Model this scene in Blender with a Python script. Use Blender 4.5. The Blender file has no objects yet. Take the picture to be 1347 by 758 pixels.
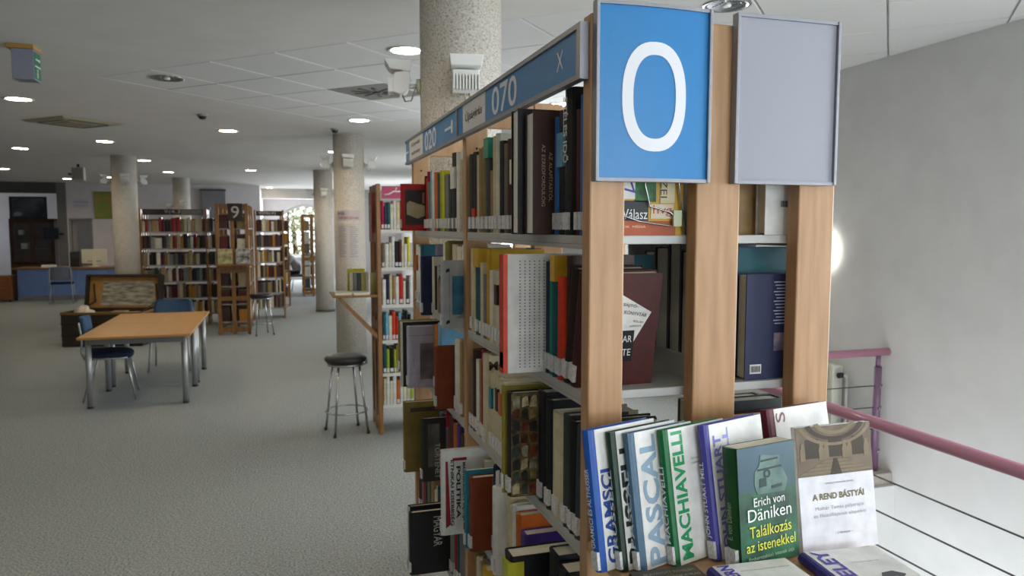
import bpy, math, random
from mathutils import Matrix, Vector
R = math.radians
scene = bpy.context.scene
COL = scene.collection

# ------------------------------------------------------------------ camera
cam_d = bpy.data.cameras.new('camera')
cam_d.sensor_width = 36.0
cam_d.lens = 985.0 / 1347.0 * 36.0
cam_d.clip_start = 0.02
cam_d.clip_end = 200
cam_d.dof.use_dof = True
cam_d.dof.focus_distance = 1.35
cam_d.dof.aperture_fstop = 9.0
cam = bpy.data.objects.new('camera', cam_d)
COL.objects.link(cam)
cam.location = (0, 0, 1.75)
cam.rotation_euler = (R(90 - 4.70), 0, R(-17.02))
scene.camera = cam

# ------------------------------------------------------------------ world, daylight, exposure
world = bpy.data.worlds.new('world')
scene.world = world
world.use_nodes = True
bg = world.node_tree.nodes['Background']
bg.inputs[0].default_value = (0.86, 0.93, 1.0, 1)
bg.inputs[1].default_value = 5.0

def area(name, loc, aim, sx, sy, power, color):
    l = bpy.data.lights.new(name, 'AREA')
    l.shape = 'RECTANGLE'
    l.size = sx
    l.size_y = sy
    l.energy = power
    l.color = color
    o = bpy.data.objects.new(name, l)
    COL.objects.link(o)
    o.location = loc
    o.rotation_euler = (Vector(aim) - Vector(loc)).to_track_quat('-Z', 'Y').to_euler()
    return o

DAY = (0.88, 0.94, 1.0)
# daylight entering by the windows behind the camera, over the stairs and along the far side
area('daylight_front_window', (1.9, -3.9, 1.75), (1.9, 0, 1.75), 3.4, 1.9, 95, DAY)
area('daylight_stair_window', (3.86, .75, 1.8), (0, 1.6, 2.9), 3.4, 1.8, 150, DAY)
area('daylight_arched_window', (0.75, 25.85, 1.6), (0.2, 15, 0.4), 1.5, 1.6, 240, DAY)
area('daylight_side_window', (3.86, 7.0, 1.72), (0, 4.4, 2.3), 2.7, 1.5, 130, DAY)
area('daylight_far_window', (3.86, 13.0, 1.7), (0, 12.5, 0.2), 2.6, 1.6, 100, DAY)
area('daylight_far_window_b', (3.86, 19.5, 1.7), (0, 19.0, 0.2), 3.0, 1.6, 170, DAY)
area('daylight_side_room', (-9.9, 24.6, 1.7), (-6, 25, 1.2), 1.6, 1.6, 25, DAY)
scene.view_settings.view_transform = 'Standard'
scene.view_settings.look = 'None'
scene.view_settings.gamma = 1.0
scene.view_settings.use_curve_mapping = False
scene.view_settings.exposure = -0.32

# ------------------------------------------------------------------ helpers
def lin(c):
    c = c / 255.0
    return c / 12.92 if c <= 0.04045 else ((c + 0.055) / 1.055) ** 2.4

def rgb(h):
    if isinstance(h, str):
        h = PAL.get(h, h)
        if isinstance(h, str):
            h = h.lstrip('#')
            h = tuple(int(h[i:i + 2], 16) for i in (0, 2, 4))
    return tuple(lin(v) for v in h) + (1.0,)

PAL = dict(black='#17171a', cream='#cfc6aa', tan='#a88d62', olive='#8f8350', slate='#454d50', pale='#d8d6c4',
           greybrown='#7c7263', maroon='#5a2a26', blue='#3c79b5', brown='#4a2d22', ochre='#b98a2c', gold='#c9a62e',
           red='#c22420', greygreen='#7d8a72', white='#dcdcd8', orange='#c8722c', yellow='#d3cd20', grey='#8e9290',
           teal='#15606a', mauve='#8b8193', plum='#4f4560', green='#1f8f78', navy='#1d2a55', orangered='#d2491f',
           darkbrown='#33211b', limeolive='#9a9238', palegrey='#b8bcc0', crimson='#9e1f30', navyblack='#141826',
           darkcollage='#2a2622', lilacwhite='#bdb7c4', indigo='#3a3a96', sky='#7fb2cc', rust='#8a4420',
           goldolive='#8d7a3c', charcoal='#3c3d3a', purple='#553a86', tealblue='#2f8aa0', pink='#c9788c',
           magenta='#b01a58', wine='#6b1f30', lime='#a5b832', sand='#b9a888', steel='#5d7288', peach='#d29b78')
WORD = dict(greybrown='grey-brown', greygreen='grey-green', orangered='orange-red', limeolive='lime-olive',
            palegrey='pale grey', navyblack='blue-black', darkcollage='dark picture-covered', darkbrown='dark brown',
            lilacwhite='lilac-white', sky='sky blue', goldolive='old gold', tealblue='teal blue', pale='pale cream')
ORD = ['first', 'second', 'third', 'fourth', 'fifth', 'sixth', 'seventh', 'eighth', 'ninth', 'tenth', 'eleventh',
       'twelfth', 'thirteenth', 'fourteenth', 'fifteenth', 'sixteenth', 'seventeenth', 'eighteenth', 'nineteenth',
       'twentieth', 'twenty-first', 'twenty-second', 'twenty-third', 'twenty-fourth', 'twenty-fifth', 'twenty-sixth',
       'twenty-seventh', 'twenty-eighth', 'twenty-ninth', 'thirtieth', 'thirty-first', 'thirty-second',
       'thirty-third', 'thirty-fourth', 'thirty-fifth', 'thirty-sixth', 'thirty-seventh', 'thirty-eighth',
       'thirty-ninth', 'fortieth']
_mats = {}

def mat(key, color, rough=0.55, metal=0.0, noise=0.0, nscale=40.0, stretch=(1, 1, 1), bump=0.0, color2=None,
        emit=0.0, spec=0.5, detail=3.0, coat=0.0):
    if key in _mats:
        return _mats[key]
    m = bpy.data.materials.new(key)
    m.use_nodes = True
    nt = m.node_tree
    b = nt.nodes['Principled BSDF']
    b.inputs['Roughness'].default_value = rough
    b.inputs['Metallic'].default_value = metal
    b.inputs['Specular IOR Level'].default_value = spec
    b.inputs['Coat Weight'].default_value = coat
    c = rgb(color)
    b.inputs['Base Color'].default_value = c
    if noise > 0 or bump > 0 or color2:
        tc = nt.nodes.new('ShaderNodeTexCoord')
        mp = nt.nodes.new('ShaderNodeMapping')
        mp.inputs['Scale'].default_value = stretch
        nz = nt.nodes.new('ShaderNodeTexNoise')
        nz.inputs['Scale'].default_value = nscale
        nz.inputs['Detail'].default_value = detail
        nt.links.new(tc.outputs['Object'], mp.inputs['Vector'])
        nt.links.new(mp.outputs['Vector'], nz.inputs['Vector'])
        rp = nt.nodes.new('ShaderNodeValToRGB')
        c2 = rgb(color2) if color2 else tuple(v * (1 - noise) for v in c[:3]) + (1,)
        c1 = c if color2 else tuple(min(1, v * (1 + noise * .6)) for v in c[:3]) + (1,)
        rp.color_ramp.elements[0].position = 0.33
        rp.color_ramp.elements[1].position = 0.67
        rp.color_ramp.elements[0].color = c2
        rp.color_ramp.elements[1].color = c1
        nt.links.new(nz.outputs['Fac'], rp.inputs['Fac'])
        nt.links.new(rp.outputs['Color'], b.inputs['Base Color'])
        if bump > 0:
            bp = nt.nodes.new('ShaderNodeBump')
            bp.inputs['Strength'].default_value = bump
            bp.inputs['Distance'].default_value = 0.01
            nt.links.new(nz.outputs['Fac'], bp.inputs['Height'])
            nt.links.new(bp.outputs['Normal'], b.inputs['Normal'])
    if emit > 0:
        b.inputs['Emission Color'].default_value = c
        b.inputs['Emission Strength'].default_value = emit
    _mats[key] = m
    return m

def paper(color):
    c = tuple(255 * ((v ** 1.2) ** (1 / 2.2)) for v in rgb(color)[:3])
    return mat('cover_' + str(color), c, rough=0.42, noise=0.14, nscale=30, spec=.35)

def glass_mat():
    if 'pane_glass' in _mats:
        return _mats['pane_glass']
    m = bpy.data.materials.new('pane_glass')
    m.use_nodes = True
    nt = m.node_tree
    nt.nodes.clear()
    out = nt.nodes.new('ShaderNodeOutputMaterial')
    mx = nt.nodes.new('ShaderNodeMixShader')
    tr = nt.nodes.new('ShaderNodeBsdfTransparent')
    gl = nt.nodes.new('ShaderNodeBsdfGlossy')
    gl.inputs['Roughness'].default_value = 0.03
    fr = nt.nodes.new('ShaderNodeFresnel')
    fr.inputs['IOR'].default_value = 1.45
    nt.links.new(fr.outputs[0], mx.inputs[0])
    nt.links.new(tr.outputs[0], mx.inputs[1])
    nt.links.new(gl.outputs[0], mx.inputs[2])
    nt.links.new(mx.outputs[0], out.inputs[0])
    _mats['pane_glass'] = m
    return m

WOOD = mat('beech_wood', '#b48d64', rough=0.42, nscale=7, stretch=(9, 9, .8), color2='#a27b53', bump=.02)
WOODY = mat('honey_wood', '#96682f', rough=0.4, nscale=6, stretch=(9, 9, .8), color2='#7a5224')
WOODFLAT = mat('table_wood', '#a97c3e', rough=0.38, noise=.05, nscale=3, stretch=(6, .6, 1), detail=1)
DARKWOOD = mat('dark_wood', '#5a3520', rough=0.35, nscale=6, stretch=(6, 6, .8), color2='#43260f')
TRUNKWOOD = mat('trunk_wood', '#38291e', rough=0.55, nscale=8, stretch=(.8, 6, 6), color2='#231912')
ALU = mat('aluminium', '#8c8e94', rough=0.5, metal=0.5, noise=.05, nscale=60)
ALUPAINT = mat('grey_sign_metal', '#92959e', rough=0.55, metal=0.1)
STEEL = mat('chrome_steel', '#b4b6b8', rough=0.22, metal=0.95)
TUBE = mat('grey_tube', '#a4a6a6', rough=0.35, metal=0.6)
SHELFM = mat('shelf_metal', '#a9aaa6', rough=0.4, metal=0.15, noise=.05, nscale=25)
CARPET = mat('carpet', '#a5a9a7', rough=0.95, nscale=85, color2='#6c7170', bump=.6, spec=.1, detail=8)
PLASTER = mat('plaster', '#c8c7c4', rough=0.85, noise=.04, nscale=5, spec=.2)
PLASTERC = mat('ceiling_plaster', '#cfccc6', rough=0.9, noise=.03, nscale=4, spec=.2)
TILEM = mat('ceiling_tile_board', '#d0cfcb', rough=0.9, noise=.05, nscale=120, spec=.2)
TBAR = mat('ceiling_bar', '#b4b3b0', rough=0.6)
PINKWALL = mat('back_wall_paint', '#cac5c6', rough=0.85, noise=.04, nscale=4, spec=.2)
WHITEP = mat('white_plastic', '#dcdcd6', rough=0.4)
BLACKP = mat('black_plastic', '#18181a', rough=0.4)
PINKRAIL = mat('pink_paint', '#ab7488', rough=0.33, coat=.2)
PINKPOST = mat('mauve_paint', '#6e526a', rough=0.35)
PAGE = mat('page_paper', '#cfc8b4', rough=0.8, noise=.12, nscale=40, stretch=(1, 25, 1))
WPAGE = mat('white_page_paper', '#dad8d0', rough=0.8, noise=.1, nscale=40, stretch=(1, 25, 1))
STICK = mat('call_label', '#dad9d4', rough=0.6, nscale=260, stretch=(1, 1, .6), color2='#b4b4b8')
LAMPM = mat('lamp_glow', '#fff7e8', emit=16)
FABRIC = mat('blue_fabric', '#3b546f', rough=0.9, noise=.2, nscale=90, bump=.2, spec=.15)
NAVYFAB = mat('navy_fabric', '#242f42', rough=0.9, noise=.2, nscale=90, bump=.2, spec=.15)
GLASS = glass_mat()

def concrete():
    m = bpy.data.materials.new('pebble_concrete')
    m.use_nodes = True
    nt = m.node_tree
    b = nt.nodes['Principled BSDF']
    b.inputs['Roughness'].default_value = .85
    tc = nt.nodes.new('ShaderNodeTexCoord')
    n1 = nt.nodes.new('ShaderNodeTexNoise')
    n1.inputs['Scale'].default_value = 120
    n1.inputs['Detail'].default_value = 5
    nt.links.new(tc.outputs['Object'], n1.inputs['Vector'])
    n2 = nt.nodes.new('ShaderNodeTexNoise')
    n2.inputs['Scale'].default_value = 9
    nt.links.new(tc.outputs['Object'], n2.inputs['Vector'])
    r = nt.nodes.new('ShaderNodeValToRGB')
    e = r.color_ramp.elements
    e[0].position = .30
    e[0].color = rgb('#968c7c')
    e[1].position = .46
    e[1].color = rgb('#cec7b9')
    x = e.new(.66)
    x.color = rgb('#e0dcd4')
    nt.links.new(n1.outputs['Fac'], r.inputs['Fac'])
    mx = nt.nodes.new('ShaderNodeMixRGB')
    mx.blend_type = 'MULTIPLY'
    mx.inputs['Fac'].default_value = .18
    nt.links.new(r.outputs['Color'], mx.inputs[1])
    nt.links.new(n2.outputs['Fac'], mx.inputs[2])
    nt.links.new(mx.outputs[0], b.inputs['Base Color'])
    bp = nt.nodes.new('ShaderNodeBump')
    bp.inputs['Strength'].default_value = .5
    bp.inputs['Distance'].default_value = .006
    nt.links.new(n1.outputs['Fac'], bp.inputs['Height'])
    nt.links.new(bp.outputs['Normal'], b.inputs['Normal'])
    return m
CONCRETE = concrete()

class MB:
    def __init__(s):
        s.v = []
        s.f = []
        s.m = []
        s.sm = []

    def add(s, vs, fs, m=0, smooth=False):
        o = len(s.v)
        s.v += [tuple(v) for v in vs]
        s.f += [tuple(i + o for i in f) for f in fs]
        s.m += [m] * len(fs)
        s.sm += [smooth] * len(fs)
        return s

    def box(s, x0, x1, y0, y1, z0, z1, m=0):
        vs = [(x0, y0, z0), (x1, y0, z0), (x1, y1, z0), (x0, y1, z0), (x0, y0, z1), (x1, y0, z1), (x1, y1, z1), (x0, y1, z1)]
        fs = [(0, 3, 2, 1), (4, 5, 6, 7), (0, 1, 5, 4), (1, 2, 6, 5), (2, 3, 7, 6), (3, 0, 4, 7)]
        return s.add(vs, fs, m)

    def hexa(s, vs, m=0):
        fs = [(0, 3, 2, 1), (4, 5, 6, 7), (0, 1, 5, 4), (1, 2, 6, 5), (2, 3, 7, 6), (3, 0, 4, 7)]
        return s.add(vs, fs, m)

    def prism(s, poly, z0, z1, m=0, fn=None, smooth=False):
        n = len(poly)
        fn = fn or (lambda x, y, z: (x, y, z))
        vs = [fn(x, y, z0) for x, y in poly] + [fn(x, y, z1) for x, y in poly]
        s.add(vs, [tuple(range(n - 1, -1, -1)), tuple(range(n, 2 * n))], m)
        o = len(s.v) - 2 * n
        for i in range(n):
            j = (i + 1) % n
            s.f.append((o + i, o + j, o + n + j, o + n + i))
            s.m.append(m)
            s.sm.append(smooth)
        return s

    def tube(s, pts, r, n=10, m=0, caps=True):
        pts = [Vector(p) for p in pts]
        rs = r if isinstance(r, (list, tuple)) else [r] * len(pts)
        rings = []
        prev = None
        for i, p in enumerate(pts):
            a = pts[max(i - 1, 0)]
            b = pts[min(i + 1, len(pts) - 1)]
            t = (b - a).normalized()
            if prev is None:
                u = t.orthogonal().normalized()
            else:
                u = (prev - t * prev.dot(t)).normalized()
            prev = u
            w = t.cross(u)
            rings.append([p + (u * math.cos(2 * math.pi * k / n) + w * math.sin(2 * math.pi * k / n)) * rs[i] for k in range(n)])
        vs = [v for ring in rings for v in ring]
        fs = []
        for i in range(len(pts) - 1):
            for k in range(n):
                k2 = (k + 1) % n
                fs.append((i * n + k, i * n + k2, (i + 1) * n + k2, (i + 1) * n + k))
        s.add(vs, fs, m, True)
        if caps:
            o = len(s.v) - len(vs)
            s.f += [tuple(o + k for k in range(n - 1, -1, -1)), tuple(o + (len(pts) - 1) * n + k for k in range(n))]
            s.m += [m, m]
            s.sm += [False, False]
        return s

    def lathe(s, prof, n=24, c=(0, 0, 0), m=0, smooth=True):
        vs = [(c[0] + r * math.cos(2 * math.pi * k / n), c[1] + r * math.sin(2 * math.pi * k / n), c[2] + z) for r, z in prof for k in range(n)]
        fs = []
        for i in range(len(prof) - 1):
            for k in range(n):
                k2 = (k + 1) % n
                fs.append((i * n + k, i * n + k2, (i + 1) * n + k2, (i + 1) * n + k))
        s.add(vs, fs, m, smooth)
        o = len(s.v) - len(vs)
        if prof[0][0] > 1e-6:
            s.f.append(tuple(o + k for k in range(n - 1, -1, -1)))
            s.m.append(m)
            s.sm.append(False)
        if prof[-1][0] > 1e-6:
            s.f.append(tuple(o + (len(prof) - 1) * n + k for k in range(n)))
            s.m.append(m)
            s.sm.append(False)
        return s

    def mesh(s, name, mats):
        me = bpy.data.meshes.new(name)
        me.from_pydata(s.v, [], s.f)
        for x in (mats if isinstance(mats, (list, tuple)) else [mats]):
            me.materials.append(x)
        me.polygons.foreach_set('material_index', s.m)
        me.polygons.foreach_set('use_smooth', s.sm)
        me.update()
        return me

    def build(s, name, mats, parent=None, loc=None, rot=None, bevel=0.0):
        o = bpy.data.objects.new(name, s.mesh(name, mats))
        COL.objects.link(o)
        if parent:
            o.parent = parent
        if loc:
            o.location = loc
        if rot:
            o.rotation_euler = rot
        if bevel:
            md = o.modifiers.new('bevel', 'BEVEL')
            md.width = bevel
            md.segments = 2
            md.limit_method = 'ANGLE'
        return o

def tag(o, label, cat, group=None, kind=None):
    o['label'] = label
    o['category'] = cat
    if group:
        o['group'] = group
    if kind:
        o['kind'] = kind
    return o

def thing(name, label, cat, loc=(0, 0, 0), rz=0.0, group=None):
    o = bpy.data.objects.new(name, None)
    COL.objects.link(o)
    o.location = loc
    o.rotation_euler = (0, 0, rz)
    o.empty_display_size = .05
    return tag(o, label, cat, group)

def struct(o):
    o['kind'] = 'structure'
    return o

def copy_tree(o, parent=None):
    c = o.copy()
    COL.objects.link(c)
    c.parent = parent
    for ch in o.children:
        copy_tree(ch, c)
    return c

_txt = {}
def text_verts(body, bold=0.0):
    if (body, bold) in _txt:
        return _txt[(body, bold)]
    cu = bpy.data.curves.new('lettering_curve', 'FONT')
    cu.body = body
    cu.size = 1
    cu.offset = bold
    cu.resolution_u = 3
    cu.align_x = 'CENTER'
    o = bpy.data.objects.new('lettering_curve', cu)
    me = bpy.data.meshes.new_from_object(o)
    vs = [v.co.copy() for v in me.vertices]
    fs = [tuple(p.vertices) for p in me.polygons]
    bpy.data.objects.remove(o)
    bpy.data.meshes.remove(me)
    bpy.data.curves.remove(cu)
    x0, x1 = min(v.x for v in vs), max(v.x for v in vs)
    y0, y1 = min(v.y for v in vs), max(v.y for v in vs)
    r = ([((v.x - (x0 + x1) / 2) / (x1 - x0), (v.y - (y0 + y1) / 2) / (y1 - y0)) for v in vs], fs, (x1 - x0) / (y1 - y0))
    _txt[(body, bold)] = r
    return r

def letter(parent, body, c, xd, yd, w, h, m, fn=None, name='lettering', bold=0.0):
    vs, fs, asp = text_verts(body, bold)
    if w is None:
        w = h * asp
    if h is None:
        h = w / asp
    c, xd, yd = Vector(c), Vector(xd), Vector(yd)
    mb = MB()
    P = [c + xd * (x * w) + yd * (y * h) for x, y in vs]
    if fn:
        P = [fn(p) for p in P]
    mb.add(P, fs)
    return mb.build(name, m, parent)

X_, Y_, Z_ = Vector((1, 0, 0)), Vector((0, 1, 0)), Vector((0, 0, 1))
def ink(color):
    return mat('ink_' + str(color), color, rough=.5)

# ------------------------------------------------------------------ room shell
H = 2.89
WX = 3.93
mb = MB()
mb.box(-10.2, 2.45, -4.2, 30, -.3, 0).box(2.45, WX + .2, 4.0, 30, -.3, 0)
floor = struct(mb.build('floor', CARPET))
struct(MB().box(2.0, WX + .2, -4.2, 6, -3.05, -3.0).build('floor_lower', mat('lower_floor', '#a8a49c', rough=.5, noise=.1)))
ceiling = struct(MB().box(-10.2, WX + .2, -4.2, 30, H + .012, H + .3).build('ceiling', TBAR))

def wall_x(name, x0, x1, ya, yb, z0, z1, holes, m):
    """wall in the YZ plane with rectangular holes (y0,y1,z0,z1), sorted by y"""
    b = MB()
    y = ya
    for (h0, h1, k0, k1) in holes:
        b.box(x0, x1, y, h0, z0, z1).box(x0, x1, h0, h1, z0, k0).box(x0, x1, h0, h1, k1, z1)
        y = h1
    b.box(x0, x1, y, yb, z0, z1)
    return struct(b.build(name, m))

def wall_y(name, y0, y1, xa, xb, z0, z1, holes, m):
    b = MB()
    x = xa
    for (h0, h1, k0, k1) in holes:
        b.box(x, h0, y0, y1, z0, z1).box(h0, h1, y0, y1, z0, k0).box(h0, h1, y0, y1, k1, z1)
        x = h1
    b.box(x, xb, y0, y1, z0, z1)
    return struct(b.build(name, m))

TOP = H + .012
wall_x('wall_right', WX, WX + .2, -4.2, 26.2, -3, TOP, [(-1.0, 2.5, .85, 2.7), (5.6, 8.4, .95, 2.5), (11.6, 14.4, .85, 2.5), (17.9, 21.1, .85, 2.5)], PLASTER)
wall_x('wall_left', -10.2, -10.0, -4.2, 30, 0, TOP, [(23.7, 25.4, .8, 2.5)], PLASTER)
wall_y('wall_front', -4.2, -4.0, -10, WX, -.3, TOP, [(.1, 3.7, .75, 2.75)], PLASTER)
wall_y('wall_back', 22.3, 22.5, -5.39, -.58, 0, TOP, [(-5.36, -4.80, 0, 1.97)], PINKWALL)
struct(MB().box(-.78, -.58, 22.5, 26, 0, TOP).build('wall_return', PINKWALL))
struct(MB().box(-10, -5.39, 26.4, 26.6, 0, TOP).box(-5.19, -.78, 26.0, 26.2, 0, TOP).build('wall_back_room', PINKWALL))
struct(MB().box(-5.39, -5.19, 22.5, 26.6, 0, TOP).build('wall_side_room', PINKWALL))
struct(MB().box(-5.60, -5.39, 22.25, 22.6, 0, TOP).build('trim_1', mat('grey_pilaster', '#6d6a66', rough=.7, noise=.05)))
struct(MB().box(-10, -5.60, 22.2, 22.6, 2.62, TOP).build('trim_2', mat('dark_lintel', '#4a4845', rough=.7, noise=.05)))
struct(MB().box(-1.6, WX, 24.1, 24.5, 2.6, H).build('trim_3', PLASTERC))

# back wall with the arched window
def arched_wall():
    cxw, hw, z0, zs, rise = .75, .78, .75, 2.15, .32
    poly = [(WX, 0), (WX, TOP), (-.78, TOP), (-.78, 0)]
    b = MB()
    b.box(-.78, cxw - hw, 26.0, 26.25, 0, TOP).box(cxw + hw, WX, 26.0, 26.25, 0, TOP).box(cxw - hw, cxw + hw, 26.0, 26.25, 0, z0)
    n = 14
    arc = [(cxw - hw + 2 * hw * i / n, zs + rise * math.sin(math.pi * i / n)) for i in range(n + 1)]
    for i in range(n):
        (xa, za), (xb, zb) = arc[i], arc[i + 1]
        b.hexa([(xa, 26.0, za), (xb, 26.0, zb), (xb, 26.25, zb), (xa, 26.25, za), (xa, 26.0, TOP), (xb, 26.0, TOP), (xb, 26.25, TOP), (xa, 26.25, TOP)])
    struct(b.build('wall_far', PINKWALL))
    w = bpy.data.objects.new('window_1', None)
    COL.objects.link(w)
    struct(w)
    fr = MB()
    pts = [(cxw - hw + .03, z0), (cxw - hw + .03, zs)] + [(cxw - (hw - .03) + 2 * (hw - .03) * i / n, zs - .03 + rise * math.sin(math.pi * i / n)) for i in range(n + 1)] + [(cxw + hw - .03, zs), (cxw + hw - .03, z0)]
    fr.tube([(x, 26.1, z) for x, z in pts], .04, 6)
    fr.box(cxw - hw, cxw + hw, 26.07, 26.13, z0, z0 + .07)
    fr.build('window_frame', WHITEP, w)
    MB().box(cxw - .03, cxw + .03, 26.08, 26.12, z0, zs + rise - .03).build('mullion', WHITEP, w)
    for s in (-1, 1):
        x0, x1 = (cxw - hw + .05, cxw - .03) if s < 0 else (cxw + .03, cxw + hw - .05)
        poly = [(x0, z0 + .07), (x1, z0 + .07)]
        top = [(x1 + (x0 - x1) * i / 8) for i in range(9)]
        poly += [(x, zs - .03 + rise * math.sin(math.pi * (x - cxw + hw) / (2 * hw))) for x in top]
        MB().prism(poly, 26.097, 26.103, fn=lambda x, y, z: (x, z, y)).build('pane', GLASS, w)
    MB().box(cxw - hw - .05, cxw + hw + .05, 25.85, 26.05, z0 - .04, z0).build('window_sill', WHITEP, w)
arched_wall()

def rect_window(name, along, pos, a0, a1, z0, z1, npan):
    w = bpy.data.objects.new(name, None)
    COL.objects.link(w)
    struct(w)
    def bx(m, p, q, r, s, t0, t1):
        if along == 'y':
            m.box(pos + t0, pos + t1, p, q, r, s)
        else:
            m.box(p, q, pos + t0, pos + t1, r, s)
        return m
    m = MB()
    bx(m, a0, a1, z0, z0 + .06, .06, .12)
    bx(m, a0, a1, z1 - .06, z1, .06, .12)
    bx(m, a0, a0 + .06, z0, z1, .06, .12)
    bx(m, a1 - .06, a1, z0, z1, .06, .12)
    m.build('window_frame', WHITEP, w)
    for i in range(npan):
        p = a0 + .06 + (a1 - a0 - .12) * i / npan
        q = a0 + .06 + (a1 - a0 - .12) * (i + 1) / npan
        bx(MB(), p + .002, q - .002, z0 + .06, z1 - .06, .088, .092).build('pane', GLASS, w)
        if i:
            bx(MB(), p - .025, p + .025, z0 + .06, z1 - .06, .07, .11).build('mullion', WHITEP, w)
rect_window('window_2', 'y', WX, -1.0, 2.5, .85, 2.7, 3)
rect_window('window_3', 'y', WX, 11.6, 14.4, .85, 2.5, 2)
rect_window('window_4', 'y', WX, 17.9, 21.1, .85, 2.5, 2)
rect_window('window_7', 'y', WX, 5.6, 8.4, .95, 2.5, 2)
rect_window('window_5', 'x', -4.2, .1, 3.7, .75, 2.75, 3)
rect_window('window_6', 'y', -10.2, 23.7, 25.4, .8, 2.5, 1)

# door with glass in the back wall
d = bpy.data.objects.new('door_1', None)
COL.objects.link(d)
struct(d)
d.location = (-5.36, 22.3, 0)
d.scale = (.56 / .68, 1, 1)
DGREY = mat('door_grey', '#7e8088', rough=.5, noise=.05)
MB().box(0, .05, .0, .2, 0, 1.97).box(.63, .68, 0, .2, 0, 1.97).box(0, .68, 0, .2, 1.92, 1.97).build('door_frame', mat('door_frame_paint', '#8d8a80', rough=.5), d)
MB().box(.22, .63, .06, .1, .01, 1.92).build('door_leaf', DGREY, d, bevel=.004)
MB().box(.05, .22, .08, .095, .01, 1.92).build('side_pane', GLASS, d)
MB().tube([(.27, .03, 1.0), (.27, .0, 1.0), (.36, 0.0, 1.0)], .009, 8).build('door_handle', STEEL, d)

# ceiling: rotated field of square tiles, smooth plaster around it
th = R(-43.8)
eA = Vector((math.cos(th), math.sin(th), 0))
eB = Vector((-math.sin(th), math.cos(th), 0))
org = Vector((-.02, 5.267, 0))
NA0, NA1, NB = -3, 12, 5
tile_me = MB()
hw = .2945
tile_me.add([(-hw, -hw, .012), (hw, -hw, .012), (hw, hw, .012), (-hw, hw, .012), (-hw, -hw, .003), (hw, -hw, .003), (hw, hw, .003), (-hw, hw, .003),
             (-hw + .004, -hw + .004, 0), (hw - .004, -hw + .004, 0), (hw - .004, hw - .004, 0), (-hw + .004, hw - .004, 0)],
            [(0, 1, 5, 4), (1, 2, 6, 5), (2, 3, 7, 6), (3, 0, 4, 7), (4, 5, 9, 8), (5, 6, 10, 9), (6, 7, 11, 10), (7, 4, 8, 11), (8, 9, 10, 11)][::1])
tile_data = tile_me.mesh('tile', TILEM)
VENT = (-1, 2)
cut_tiles = []
for i in range(NA0, NA1):
    for j in range(0, NB):
        c = org + eA * (.6 * (i + .5)) + eB * (.6 * (j + .5))
        if (i, j) == VENT:
            continue
        if c.x > WX - .42:
            cut_tiles.append(c)
            continue
        t = bpy.data.objects.new('tile', tile_data)
        COL.objects.link(t)
        t.location = (c.x, c.y, H)
        t.rotation_euler = (0, 0, th)
        t.parent = ceiling
# plaster fields around the tiles (one big sheet with the tile field cut out)
def AB(a, b):
    p = org + eA * a + eB * b
    return (p.x, p.y)
def clip(poly, n, d0):
    """keep points with n.p <= d0"""
    out = []
    for i in range(len(poly)):
        p, q = poly[i], poly[(i + 1) % len(poly)]
        dp, dq = n[0] * p[0] + n[1] * p[1] - d0, n[0] * q[0] + n[1] * q[1] - d0
        if dp <= 0:
            out.append(p)
        if dp * dq < 0:
            t = dp / (dp - dq)
            out.append((p[0] + (q[0] - p[0]) * t, p[1] + (q[1] - p[1]) * t))
    return out
ROOM = [(-10, -4), (WX, -4), (WX, 26.4), (-10, 26.4)]
a_ = (eA.x, eA.y)
b_ = (eB.x, eB.y)
oA, oB = org.dot(eA), org.dot(eB)
near = clip(ROOM, b_, oB)
rest = clip(ROOM, (-b_[0], -b_[1]), -oB)
far = clip(rest, (-b_[0], -b_[1]), -(oB + .6 * NB))
mid = clip(rest, b_, oB + .6 * NB)
midl = clip(mid, a_, oA + .6 * NA0)
pl = MB()
for poly in (near, far, midl):
    pl.prism(poly, H + .0, H + .0121)
pc = pl.build('plaster_sheet', PLASTERC, ceiling)
# tiles cut to meet the right wall
for c in cut_tiles:
    q = [c + eA * (sx * hw) + eB * (sy * hw) for sx, sy in ((-1, -1), (1, -1), (1, 1), (-1, 1))]
    poly = clip([(p.x, p.y) for p in q], (1, 0), WX - .003)
    if len(poly) > 2 and max(p[0] for p in poly) - min(p[0] for p in poly) > .03:
        MB().prism(poly, H, H + .012).build('tile', TILEM, ceiling)
# ------------------------------------------------------------------ columns
def column(x, y, r, label):
    b = MB()
    b.lathe([(r, 0), (r, H)], 48)
    o = b.build('round_column', CONCRETE, None, (x, y, 0))
    struct(o)
    tag(o, label, 'column', None, 'structure')
    MB().lathe([(r + .006, 0), (r + .006, .05), (r, .055)], 48).build('base_ring', mat('column_base', '#5b5c4c', rough=.6), o)
    return o
col_near = column(.82, 3.5, .19, 'pebbled concrete column right behind the signed bookcase')
col_list = column(.82, 9.7, .19, 'concrete column carrying the paper list by the round stool')
col_far = column(.82, 15.9, .19, 'concrete column beside the open-ended bookcase near the arched window')
col_desk = column(-2.44, 13.6, .19, 'concrete column right behind the open wooden trunk')
col_back = column(-2.25, 19.3, .19, 'concrete column rising behind the bookcase with the dark number strip')

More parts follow.
